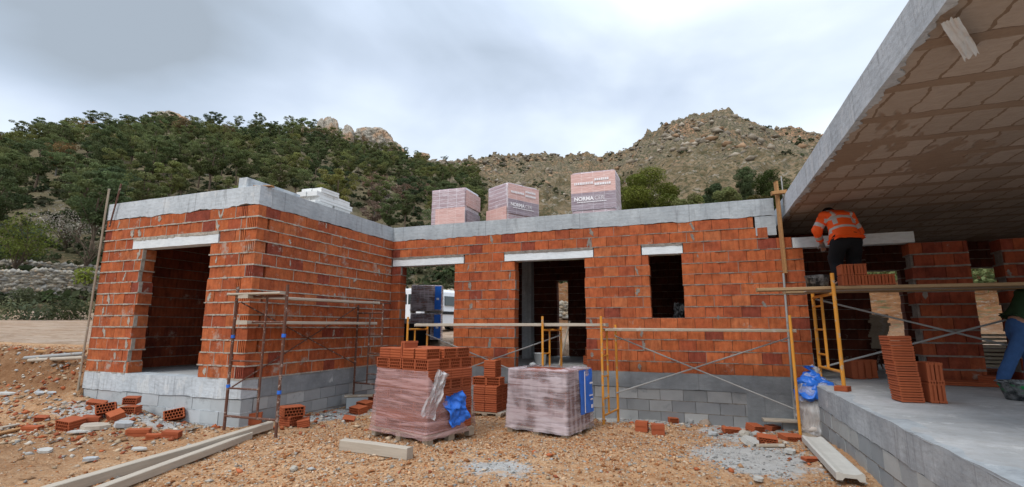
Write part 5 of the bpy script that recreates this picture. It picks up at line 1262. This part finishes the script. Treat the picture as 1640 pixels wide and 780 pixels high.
# scrub on hills and mountain
n_ = 14000; a = az_el(-150, 300)[0]+(az_el(1500, 300)[0]-az_el(-150, 300)[0])*rng.random(n_); r_ = 46+(430-46)*rng.random(n_)**1.45
x, y = r_*np.sin(a), r_*np.cos(a); rRt = np.interp(a, _ae[:, 0], SR); ok = (r_ < rRt) & (fbm(x*.03, y*.03, 3) > np.where(rRt > 280, .12, -.25)); x, y, r_ = x[ok], y[ok], r_[ok]; z = terrain(x, y)
Vs, Cs = [], []
k = 26
sz = (.35+.75*rng.random(len(x))**2)*(.8+r_/420)
D = rng.normal(size=(len(x), k, 3)); D /= np.linalg.norm(D, axis=2)[..., None]; D[..., 2] = abs(D[..., 2])*.8
P = np.stack([x, y, z], -1)[:, None]+D*sz[:, None, None]*(.5+.5*rng.random((len(x), k, 1)))
V = leafquads(P.reshape(-1, 3), 1., D.reshape(-1, 3)); N = len(V)//4
V = (V.reshape(N, 4, 3)-P.reshape(N, 1, 3))*np.repeat(sz*.42, k)[:, None, None]+P.reshape(N, 1, 3)
C = np.repeat(np.array([(.055, .066, .028), (.075, .078, .038), (.045, .055, .026), (.10, .088, .05)])[rng.integers(0, 4, len(x))]*(.7+.6*rng.random((len(x), 1))), k, 0)*(.8+.4*rng.random((N, 1)))
tag(link('scrub', npmesh('scrub', V.reshape(-1, 3), np.arange(4*N).reshape(N, 4), ['leaf'], tint=C)), 'low scrub dotted over the hill slopes and the rocky mountain', 'scrub', kind='stuff')
# boulders strewn over the mountain
n_ = 11000; a = az_el(690, 300)[0]+(az_el(1420, 300)[0]-az_el(690, 300)[0])*rng.random(n_); rRt = np.interp(a, _ae[:, 0], SR); r_ = rRt*(.35+.64*rng.random(n_)**.8)
x, y = r_*np.sin(a), r_*np.cos(a); ok = (ridged(x*.03, y*.03, 4)+.25*r_/rRt > .76+.15*rng.random(n_)) & (rRt > 290); x, y = x[ok], y[ok]; z = terrain(x, y); S = .4+1.9*rng.random(len(x))**4
C = np.array([(.32, .27, .21), (.37, .31, .24), (.26, .22, .17), (.36, .23, .14), (.30, .26, .21)])[rng.integers(0, 5, len(x))]*(.75+.5*rng.random((len(x), 1)))
pebbles('boulders', np.stack([x, y, z+S*.2], -1), S, C, 'pale boulders strewn over the saddle and the rocky mountain', 'boulders')
# cliffs on the ridge
def cliff(px, py, w, h, r_, label, seed):
    import bmesh
    a, e = az_el(px, py); x, y = r_*math.sin(a), r_*math.cos(a); z = 1.6+r_*math.tan(e); sx, sz_ = w*r_/FPX/2, h*r_/FPX/2
    bm = bmesh.new(); bmesh.ops.create_icosphere(bm, subdivisions=5, radius=1)
    for v in bm.verts:
        c = v.co; q = 1+.35*mnoise.noise((c.x*1.4+seed, c.y*1.4, c.z*.6))+.22*mnoise.noise((c.x*4+seed, c.y*4, c.z*1.3))+.10*mnoise.noise((c.x*11+seed, c.y*11, c.z*5))
        v.co = Vector((c.x*sx*q, c.y*sx*q*.8, c.z*sz_*(1+.5*(q-1))))
    me = bpy.data.meshes.new('rock_outcrop'); bm.to_mesh(me); bm.free(); me.materials.append(MT['cliff_rock'])
    return tag(link('rock_outcrop', me, None, (x, y, z), (0, 0, -a)), label, 'rock')
cliff(527, 212, 26, 52, 197, 'tall pale orange rock pillar on the ridge of the left hill', 1.)
cliff(512, 214, 14, 46, 196, 'narrow grey rock slab left of the tall rock pillar on the ridge', 5.)
cliff(487, 212, 14, 18, 195, 'small orange rock on the ridge, left of the rock pillars', 8.)
cliff(556, 222, 20, 40, 197, 'grey rock between the tall pillar and the broad outcrop', 12.)
cliff(598, 228, 62, 44, 200, 'broad pale rock outcrop at the right end of the wooded ridge', 16.)
cliff(628, 246, 34, 40, 205, 'shaded rock spur right of the broad outcrop', 21.)
cliff(272, 194, 36, 20, 226, 'pale grey rock dome showing between the pines on the skyline', 26.)
cliff(676, 252, 24, 12, 220, 'low pale rock at the right foot of the wooded ridge', 31.)
# dry stone walls
def stonewall(pts, h, label, n_, s0=.16, s1=.34, slope=.5):
    P = []; 
    for i in range(n_):
        t = rng.random()*(len(pts)-1); k_ = min(len(pts)-2, int(t)); f_ = t-k_
        x = pts[k_][0]*(1-f_)+pts[k_+1][0]*f_; y = pts[k_][1]*(1-f_)+pts[k_+1][1]*f_; hh = h*rng.random(); d = hh*slope+.2*rng.random(); l_ = math.hypot(x, y)
        P.append((x+x/l_*d, y+y/l_*d, hh))
    P = np.array(P); z = terrain(P[:, 0], P[:, 1]); P[:, 2] = np.maximum(terrain(P[:, 0], P[:, 1])-.1, terrain(np.array([p[0] for p in pts]), np.array([p[1] for p in pts])).mean()+P[:, 2]*1.)
    N = n_; S = s0+(s1-s0)*rng.random(N)
    C = np.array([(.34, .30, .24), (.40, .36, .30), (.26, .23, .18), (.36, .28, .20), (.30, .28, .25)])[rng.integers(0, 5, N)]*(.75+.5*rng.random((N, 1)))
    D = OCT[None]*(.65+.7*rng.random((N, 6, 1)))*S[:, None, None]*np.array([1.25, 1., .7])
    a = rng.random(N)*6.28; ca, sa = np.cos(a)[:, None], np.sin(a)[:, None]; D = np.stack([D[..., 0]*ca-D[..., 1]*sa, D[..., 0]*sa+D[..., 1]*ca, D[..., 2]], -1)
    V = (P[:, None]+D).reshape(-1, 3); F = (OCF[None]+6*np.arange(N)[:, None, None]).reshape(-1, 3)
    return tag(link('dry_stone_wall', npmesh('dry_stone_wall', V, F, ['stone'], tint=np.repeat(C, 8, 0))), label, 'stone wall')
def arc(px0, px1, r0, r1, k=6): return [((r0+(r1-r0)*i/k)*math.sin(az_el(px0+(px1-px0)*i/k, 450)[0]), (r0+(r1-r0)*i/k)*math.cos(az_el(px0+(px1-px0)*i/k, 450)[0])) for i in range(k+1)]
stonewall(arc(-80, 60, 46, 46.3), 1.9, 'dry stone terrace wall on the slope at the left edge, below the almond tree', 1500)
stonewall(arc(50, 240, 46.3, 47), 1.9, 'dry stone terrace wall running behind the wing, below the bare almond tree', 1500)
stonewall(arc(0, 200, 52.5, 53.5), .8, 'low upper terrace wall of pale stones above the first one', 700)
stonewall(arc(560, 820, 36, 37), 2.3, 'bank of tumbled stones behind the white van', 2600, .14, .32, .8)
stonewall(arc(870, 930, 24, 24), .8, 'low stone heap seen through the slot behind the main doorway', 300, .1, .22)

# ------------------------------------------------------------------ people
def skin(nodes, edges, root, sub=2, name='body'):
    names = list(nodes); me = bpy.data.meshes.new(name)
    me.from_pydata([nodes[k][0] for k in names], [(names.index(a), names.index(b)) for a, b in edges], [])
    o = bpy.data.objects.new(name, me); col.objects.link(o); o.modifiers.new('s', 'SKIN')
    sv = me.skin_vertices[0].data
    for i, k in enumerate(names):
        r_ = nodes[k][1]; sv[i].radius = r_ if isinstance(r_, tuple) else (r_, r_); sv[i].use_root = (k == root)
    sb_ = o.modifiers.new('u', 'SUBSURF'); sb_.levels = sub; sb_.render_levels = sub
    dg = bpy.context.evaluated_depsgraph_get(); dg.update(); out_ = bpy.data.meshes.new_from_object(o.evaluated_get(dg)); bpy.data.objects.remove(o)
    out_.name = name; out_.materials.clear(); out_.polygons.foreach_set('use_smooth', [True]*len(out_.polygons)); return out_
def part(name, me, parent, mats):
    for m in mats: me.materials.append(MT[m])
    o = link(name, me, parent); return o
def segs_band(me, bands, mi=1, wrinkle=.014):
    for v in me.vertices: v.co += v.normal*wrinkle*(mnoise.noise(v.co*9)+.7*mnoise.noise(v.co*21))
    for p in me.polygons:
        c = p.center
        for (a, b, r0, r1, rad) in bands:
            d = b-a; t = (c-a).dot(d)/d.length_squared; off = ((c-a)-d*t).length
            if r0 <= t <= r1 and off < rad: p.material_index = mi
def V3(*a): return Vector(a)
def hand(nodes, edges, key, wrist, dirv, side, palmn, s=1., curl=.5):
    d = Vector(dirv).normalized(); sd = Vector(side).normalized(); pn = Vector(palmn).normalized()
    nodes[key+'palm'] = (tuple(Vector(wrist)+d*.055*s), (.036*s, .018*s)); edges.append((key+'wrist', key+'palm'))
    nodes[key+'kn'] = (tuple(Vector(wrist)+d*.09*s), (.038*s, .016*s)); edges.append((key+'palm', key+'kn'))
    for i, (off, ln) in enumerate(((-.030, .070), (-.010, .080), (.010, .075), (.030, .058))):
        b = Vector(wrist)+d*.098*s+sd*off*s; m_ = b+(d*(1-.3*curl)+pn*curl*.5)*ln*.55*s; e = m_+(d*(1-curl)+pn*curl)*ln*.5*s
        for t, p in (('a', b), ('b', m_), ('c', e)): nodes[f'{key}f{i}{t}'] = (tuple(p), .0095*s if t != 'c' else .008*s)
        edges += [(key+'kn', f'{key}f{i}a'), (f'{key}f{i}a', f'{key}f{i}b'), (f'{key}f{i}b', f'{key}f{i}c')]
    b = Vector(wrist)+d*.04*s-sd*.035*s; m_ = b+(d*.6-sd*.55+pn*.2)*.05*s; e = m_+(d*.9+pn*.4)*.035*s
    for t, p in (('ta', b), ('tb', m_), ('tc', e)): nodes[key+t] = (tuple(p), .011*s)
    edges += [(key+'palm', key+'ta'), (key+'ta', key+'tb'), (key+'tb', key+'tc')]
def head_mesh(name, c, fwd, upv):
    # a head with brow, nose, chin and ears, looking along fwd
    m = MB(); n_, k_ = 28, 22; vs = []
    for j in range(k_+1):
        ph = math.pi*j/k_
        for i in range(n_):
            th = 2*math.pi*i/n_; x = math.sin(ph)*math.cos(th); y = math.sin(ph)*math.sin(th); z = math.cos(ph)
            rx, ry, rz_ = .075, .098, .118
            if z < 0: rx *= 1-.28*(-z); ry *= 1-.16*(-z)
            X_, Y_, Z_ = x*rx, y*ry, z*rz_
            if y > .3:                                      # face: nose, eye sockets, lips
                Y_ += .026*math.exp(-((x/.13)**2+((z+.18)/.22)**2))-.010*math.exp(-(((abs(x)-.36)/.16)**2+((z-.03)/.13)**2))+.006*math.exp(-((x/.3)**2+((z+.52)/.08)**2))
            vs.append((X_, Y_, Z_))
    fs = [(j*n_+i, (j+1)*n_+i, (j+1)*n_+(i+1) % n_, j*n_+(i+1) % n_) for j in range(k_) for i in range(n_)]
    m.add(vs, fs)
    f = Vector(fwd).normalized(); r_ = f.cross(Vector(upv)).normalized(); u_ = r_.cross(f)
    M = Matrix(((r_.x, f.x, u_.x, c[0]), (r_.y, f.y, u_.y, c[1]), (r_.z, f.z, u_.z, c[2]), (0, 0, 0, 1)))
    for s in (-1, 1): m.lathe([(0, -.008), (.018, -.008), (.026, 0), (.018, .008), (0, .008)], 12, M=TR(s*.078, -.005, -.01) @ Matrix.Rotation(HP, 4, 'Y') @ Matrix.Diagonal((1.35, .85, 1, 1)))
    m2 = MB(); m2.add(m.v, m.f, M=M); return m2, M
# worker laying bricks, back to the camera; x right, y away, z up, feet on the plank
Wk = thing('person', 'worker in orange high visibility jacket and black trousers, bent over on the porch scaffold', 'person', W(8.84, -.86, 1.425), -YAW*.2)
N_ = {'hip': ((0, 0, .80), (.15, .11)), 'waist': ((0, .04, .92), (.15, .11)), 'chest': ((0, .13, 1.08), (.18, .12)), 'neck0': ((0, .22, 1.185), (.10, .08)), 'neck': ((0, .28, 1.215), .05), 'skull': ((0, .345, 1.225), (.07, .08)), 'skull2': ((0, .37, 1.19), .06)}
E_ = [('hip', 'waist'), ('waist', 'chest'), ('chest', 'neck0'), ('neck0', 'neck'), ('neck', 'skull'), ('skull', 'skull2')]
arm = {'l': ((-.19, .19, 1.14), (-.315, .21, .93), (-.12, .46, .76)), 'r': ((.19, .19, 1.14), (.325, .19, .90), (.30, .32, .66))}
leg = {'l': ((-.10, 0, .76), (-.13, .13, .42), (-.14, .0, .09)), 'r': ((.10, 0, .76), (.14, .13, .42), (.15, -.02, .09))}
for s, (a, b, c) in arm.items():
    N_[s+'sh'] = (a, .068); N_[s+'el'] = (b, .048); N_[s+'wrist'] = (c, .030); E_ += [('neck0', s+'sh'), (s+'sh', s+'el'), (s+'el', s+'wrist')]
    hand(N_, E_, s, c, Vector(c)-Vector(b), (1 if s == 'l' else -1, 0, 0), (0, .3, -1), 1., .7)
for s, (a, b, c) in leg.items():
    N_[s+'th'] = (a, .095); N_[s+'kn_'] = (b, .062); N_[s+'an'] = (c, .042); N_[s+'toe'] = ((c[0]*1.1, c[1]+.16, .045), .038); E_ += [('hip', s+'th'), (s+'th', s+'kn_'), (s+'kn_', s+'an'), (s+'an', s+'toe')]
part('body', skin(N_, E_, 'hip', 2, 'body'), Wk, ['skin'])
hm, M = head_mesh('head', (0, .375, 1.215), (0, .75, -.62), (0, .6, .8))
hd_ = hm.build('head', ['skin'], Wk, smooth=True)
capm = MB().lathe([(.0, .135), (.05, .128), (.085, .085), (.100, .02), (.098, -.05), (.09, -.10), (.07, -.14)], 24, M=M @ TR(0, -.012, 0)); capm.build('hood', ['black_cloth'], Wk, smooth=True)
J = {'hem': ((0, .015, .76), (.215, .16)), 'waist': ((0, .04, .90), (.205, .16)), 'chest': ((0, .13, 1.07), (.225, .16)), 'neck0': ((0, .21, 1.185), (.15, .10)), 'coll': ((0, .27, 1.215), (.08, .07))}
JE = [('hem', 'waist'), ('waist', 'chest'), ('chest', 'neck0'), ('neck0', 'coll')]
for s, (a, b, c) in arm.items():
    J[s+'sh'] = (a, .098); J[s+'m'] = (tuple(Vector(a).lerp(Vector(b), .55)), .086); J[s+'el'] = (b, .080); J[s+'cf'] = (tuple(Vector(b).lerp(Vector(c), .86)), .058); JE += [('neck0', s+'sh'), (s+'sh', s+'m'), (s+'m', s+'el'), (s+'el', s+'cf')]
jm = skin(J, JE, 'waist', 3, 'jacket')
ba = []
h0, h1 = Vector((0, .015, .77)), Vector((0, .21, 1.185)); L_ = (h1-h0).length
for t in (.27, .67): ba.append((h0, h1, t-.055, t+.055, .235))
for s, (a, b, c) in arm.items():
    a, b, c = Vector(a), Vector(b), Vector(c); ba += [(a, b, .52, .78, .13), (b, c, .30, .52, .11)]
jo = part('jacket', jm, Wk, ['hivis', 'reflective']); segs_band(jm, ba)
for p in jm.polygons:                                       # braces over the shoulders
    c = p.center
    if abs(abs(c.x)-.135) < .026 and c.z > .99 and abs(c.x) < .17 and p.material_index == 0: p.material_index = 1
T_ = {'hip': ((0, .0, .80), (.205, .15)), 'top': ((0, .02, .88), (.18, .13))}; TE = [('hip', 'top')]
for s, (a, b, c) in leg.items():
    T_[s+'th'] = ((a[0]*1.12, a[1], a[2]-.06), .142); T_[s+'kn'] = (b, .105); T_[s+'an'] = ((c[0], c[1], .10), .082); TE += [('hip', s+'th'), (s+'th', s+'kn'), (s+'kn', s+'an')]
tm = skin(T_, TE, 'hip', 2, 'trousers'); segs_band(tm, []); part('trousers', tm, Wk, ['black_cloth'])
for s, (a, b, c) in leg.items():
    part('boot', skin({'a': ((c[0], c[1], .12), .055), 'b': ((c[0], c[1], .05), .05), 'c': ((c[0]*1.1, c[1]+.17, .045), .042)}, [('a', 'b'), ('b', 'c')], 'b', 2, 'boot'), Wk, ['black_rubber'])
for s, (a, b, c) in arm.items():
    n2, e2 = {s+'wrist': (tuple(Vector(b).lerp(Vector(c), .9)), .042)}, []; hand(n2, e2, s, c, Vector(c)-Vector(b), (1 if s == 'l' else -1, 0, 0), (0, .3, -1), 1.12, .7)
    part('glove', skin(n2, e2, s+'wrist', 2, 'glove'), Wk, ['glove' if s == 'r' else 'glove'])
# man in jeans at the right edge, stooping to the right
fl = on_level(1599, 628, FL)
Jn = thing('person', 'man in blue jeans and dark green top stooping at the right edge of the porch', 'person', fl+Vector((.30, .10, 0)), R(-6))
leg = {'l': ((.20, -.06, .84), (.02, -.05, .47), (-.17, -.03, .10)), 'r': ((.22, .12, .84), (.40, .14, .46), (.36, .15, .10))}
arm = {'l': ((.46, -.20, 1.28), (.60, -.26, 1.0), (.74, -.18, .80)), 'r': ((.46, .22, 1.28), (.64, .26, 1.0), (.80, .18, .82))}
N_ = {'hip': ((.22, .03, .90), (.12, .15)), 'waist': ((.28, .02, 1.03), (.11, .14)), 'chest': ((.40, .01, 1.22), (.12, .17)), 'neck0': ((.50, .01, 1.35), (.08, .10)), 'neck': ((.56, .01, 1.42), .05), 'skull': ((.61, .01, 1.50), .07)}
E_ = [('hip', 'waist'), ('waist', 'chest'), ('chest', 'neck0'), ('neck0', 'neck'), ('neck', 'skull')]
for s, (a, b, c) in arm.items():
    N_[s+'sh'] = (a, .065); N_[s+'el'] = (b, .045); N_[s+'wrist'] = (c, .029); E_ += [('neck0', s+'sh'), (s+'sh', s+'el'), (s+'el', s+'wrist')]
    hand(N_, E_, s, c, Vector(c)-Vector(b), (0, 1 if s == 'l' else -1, 0), (0, 0, -1), 1., .6)
for s, (a, b, c) in leg.items():
    N_[s+'th'] = (a, .09); N_[s+'kn_'] = (b, .058); N_[s+'an'] = (c, .042); N_[s+'toe'] = ((c[0]+.17, c[1], .045), .036); E_ += [('hip', s+'th'), (s+'th', s+'kn_'), (s+'kn_', s+'an'), (s+'an', s+'toe')]
part('body', skin(N_, E_, 'hip', 2, 'body'), Jn, ['skin'])
hm, M = head_mesh('head', (.64, .01, 1.53), (.85, 0, -.5), (.5, 0, .85)); hm.build('head', ['skin'], Jn, smooth=True)
MB().lathe([(.0, .13), (.05, .122), (.08, .085), (.088, .03), (.08, -.02)], 22, M=M @ TR(0, -.014, .0)).build('hair', ['black_cloth'], Jn, smooth=True)
T_ = {'hip': ((.22, .03, .88), (.14, .175)), 'top': ((.26, .02, .98), (.125, .16))}; TE = [('hip', 'top')]
for s, (a, b, c) in leg.items():
    T_[s+'th'] = ((a[0]*.98, a[1], a[2]-.06), .115); T_[s+'kn'] = (b, .082); T_[s+'an'] = ((c[0], c[1], .09), .075); TE += [('hip', s+'th'), (s+'th', s+'kn'), (s+'kn', s+'an')]
tm = skin(T_, TE, 'hip', 2, 'jeans'); segs_band(tm, [], 1, .010); part('jeans', tm, Jn, ['denim'])
J = {'hem': ((.24, .02, .95), (.135, .175)), 'waist': ((.30, .02, 1.06), (.135, .17)), 'chest': ((.40, .01, 1.23), (.14, .19)), 'neck0': ((.49, .01, 1.34), (.10, .12)), 'coll': ((.54, .01, 1.39), .065)}
JE = [('hem', 'waist'), ('waist', 'chest'), ('chest', 'neck0'), ('neck0', 'coll')]
for s, (a, b, c) in arm.items():
    J[s+'sh'] = (a, .085); J[s+'el'] = (b, .065); J[s+'cf'] = (tuple(Vector(b).lerp(Vector(c), .8)), .05); JE += [('neck0', s+'sh'), (s+'sh', s+'el'), (s+'el', s+'cf')]
jm = skin(J, JE, 'waist', 2, 'top'); segs_band(jm, [], 1, .010); part('shirt', jm, Jn, ['green_shirt'])
for s, (a, b, c) in leg.items():
    part('boot', skin({'a': ((c[0], c[1], .11), .052), 'b': ((c[0], c[1], .05), .05), 'c': ((c[0]+.18, c[1], .045), .042)}, [('a', 'b'), ('b', 'c')], 'b', 2, 'boot'), Jn, ['boot'])

# ------------------------------------------------------------------ sky, sun, camera
wd = bpy.data.worlds.new('World'); sc.world = wd; wd.use_nodes = True
nt = wd.node_tree; nt.nodes.clear()
def wn(t): return nt.nodes.new(t)
out = wn('ShaderNodeOutputWorld'); tcg = wn('ShaderNodeTexCoord').outputs['Generated']
SUN_EL, SUN_AZ = R(48), R(215)             # azimuth clockwise from +Y: light from behind and left of the camera
sky = wn('ShaderNodeTexSky'); sky.sky_type = 'NISHITA'; sky.sun_disc = False; sky.sun_elevation = SUN_EL; sky.sun_rotation = SUN_AZ
bg1 = wn('ShaderNodeBackground'); nt.links.new(sky.outputs[0], bg1.inputs[0]); bg1.inputs[1].default_value = .07
mpn = wn('ShaderNodeMapping'); nt.links.new(tcg, mpn.inputs[0]); mpn.inputs['Scale'].default_value = (1., 1., 1.9); mpn.inputs['Location'].default_value = CLOUD_OFF = (.35, .12, .0)
def wnoise(s, d, r, dist=0):
    q = wn('ShaderNodeTexNoise'); nt.links.new(mpn.outputs[0], q.inputs[0]); q.inputs['Scale'].default_value = s; q.inputs['Detail'].default_value = d; q.inputs['Roughness'].default_value = r; q.inputs['Distortion'].default_value = dist
    return q.outputs[0]
def wm(op, a, b=0., c=None):
    q = wn('ShaderNodeMath'); q.operation = op
    for i, k in enumerate((a, b)):
        if isinstance(k, bpy.types.NodeSocket): nt.links.new(k, q.inputs[i])
        else: q.inputs[i].default_value = k
    return q.outputs[0]
def wramp(f, st):
    q = wn('ShaderNodeValToRGB'); nt.links.new(f, q.inputs[0]); e = q.color_ramp.elements
    while len(e) < len(st): e.new(.5)
    for el, (p, c) in zip(e, st): el.position = p; el.color = (*c, 1) if isinstance(c, tuple) else (c, c, c, 1)
    return q.outputs[0]
spx = wn('ShaderNodeSeparateXYZ'); nt.links.new(tcg, spx.inputs[0])
f = wm('ADD', wm('MULTIPLY', wnoise(1.1, 5, .48, .4), .8), wm('MULTIPLY', wnoise(3.2, 5, .5, .3), .2))
# thicker cloud bank overhead and straight ahead, thinner bright cloud low on both sides
dv = wn('ShaderNodeVectorMath'); dv.operation = 'DOT_PRODUCT'; nt.links.new(tcg, dv.inputs[0]); dv.inputs[1].default_value = (.0, .86, .5)
f = wm('ADD', f, wm('MULTIPLY', wm('POWER', wm('MAXIMUM', dv.outputs['Value'], 0.), 7.), -.15))
d2 = wn('ShaderNodeVectorMath'); d2.operation = 'DOT_PRODUCT'; nt.links.new(tcg, d2.inputs[0]); d2.inputs[1].default_value = tuple(Vector((-.82, .95, .56)).normalized())
f = wm('ADD', f, wm('MULTIPLY', wm('POWER', wm('MAXIMUM', d2.outputs['Value'], 0.), 45.), -.20))
d3 = wn('ShaderNodeVectorMath'); d3.operation = 'DOT_PRODUCT'; nt.links.new(tcg, d3.inputs[0]); d3.inputs[1].default_value = tuple(Vector((.72, .95, .42)).normalized())
f = wm('ADD', f, wm('MULTIPLY', wm('POWER', wm('MAXIMUM', d3.outputs['Value'], 0.), 14.), .10))
f = wm('ADD', wm('MULTIPLY', wm('SUBTRACT', f, .5), 1.5), .52)
cl = wramp(f, [(.20, (.38, .44, .51)), (.33, (.48, .565, .68)), (.46, (.62, .715, .86)), (.58, (.80, .895, .99)), (.64, (.90, .98, 1.03))])
gain = wramp(spx.outputs[2], [(.0, 1.), (.52, 1.), (.80, 1.75), (1., 2.0)])
mu = wn('ShaderNodeMix'); mu.data_type = 'RGBA'; mu.blend_type = 'MULTIPLY'; mu.inputs[0].default_value = 1
nt.links.new(cl, mu.inputs[6]); nt.links.new(gain, mu.inputs[7])
bg2 = wn('ShaderNodeBackground'); nt.links.new(mu.outputs[2], bg2.inputs[0]); bg2.inputs[1].default_value = 1.04
ms_ = wn('ShaderNodeMixShader'); ms_.inputs[0].default_value = .88
nt.links.new(bg1.outputs[0], ms_.inputs[1]); nt.links.new(bg2.outputs[0], ms_.inputs[2]); nt.links.new(ms_.outputs[0], out.inputs[0])
sl = bpy.data.lights.new('sun', 'SUN'); sl.energy = 1.5; sl.angle = R(16); sl.color = (1., .96, .9)
so = bpy.data.objects.new('sun', sl); col.objects.link(so); so.location = (-20, -20, 40)
sd = Vector((math.sin(SUN_AZ)*math.cos(SUN_EL), math.cos(SUN_AZ)*math.cos(SUN_EL), math.sin(SUN_EL)))
so.rotation_euler = (-sd).to_track_quat('-Z', 'Y').to_euler()
cd = bpy.data.cameras.new('camera'); co = bpy.data.objects.new('camera', cd); col.objects.link(co)
cd.sensor_width = 36; cd.lens = 783/1640*36; cd.clip_start = .05; cd.clip_end = 3000
co.location = CAM; co.rotation_euler = (Matrix.Rotation(R(90+9.7), 4, 'X') @ Matrix.Rotation(R(.21), 4, 'Z')).to_euler()
sc.camera = co
sc.view_settings.view_transform = 'Standard'; sc.view_settings.look = 'None'; sc.view_settings.exposure = .22; sc.view_settings.gamma = 1
sc.render.resolution_x = 1024; sc.render.resolution_y = 487
sc.cycles.max_bounces = 8; sc.cycles.transparent_max_bounces = 16; sc.cycles.use_denoising = True
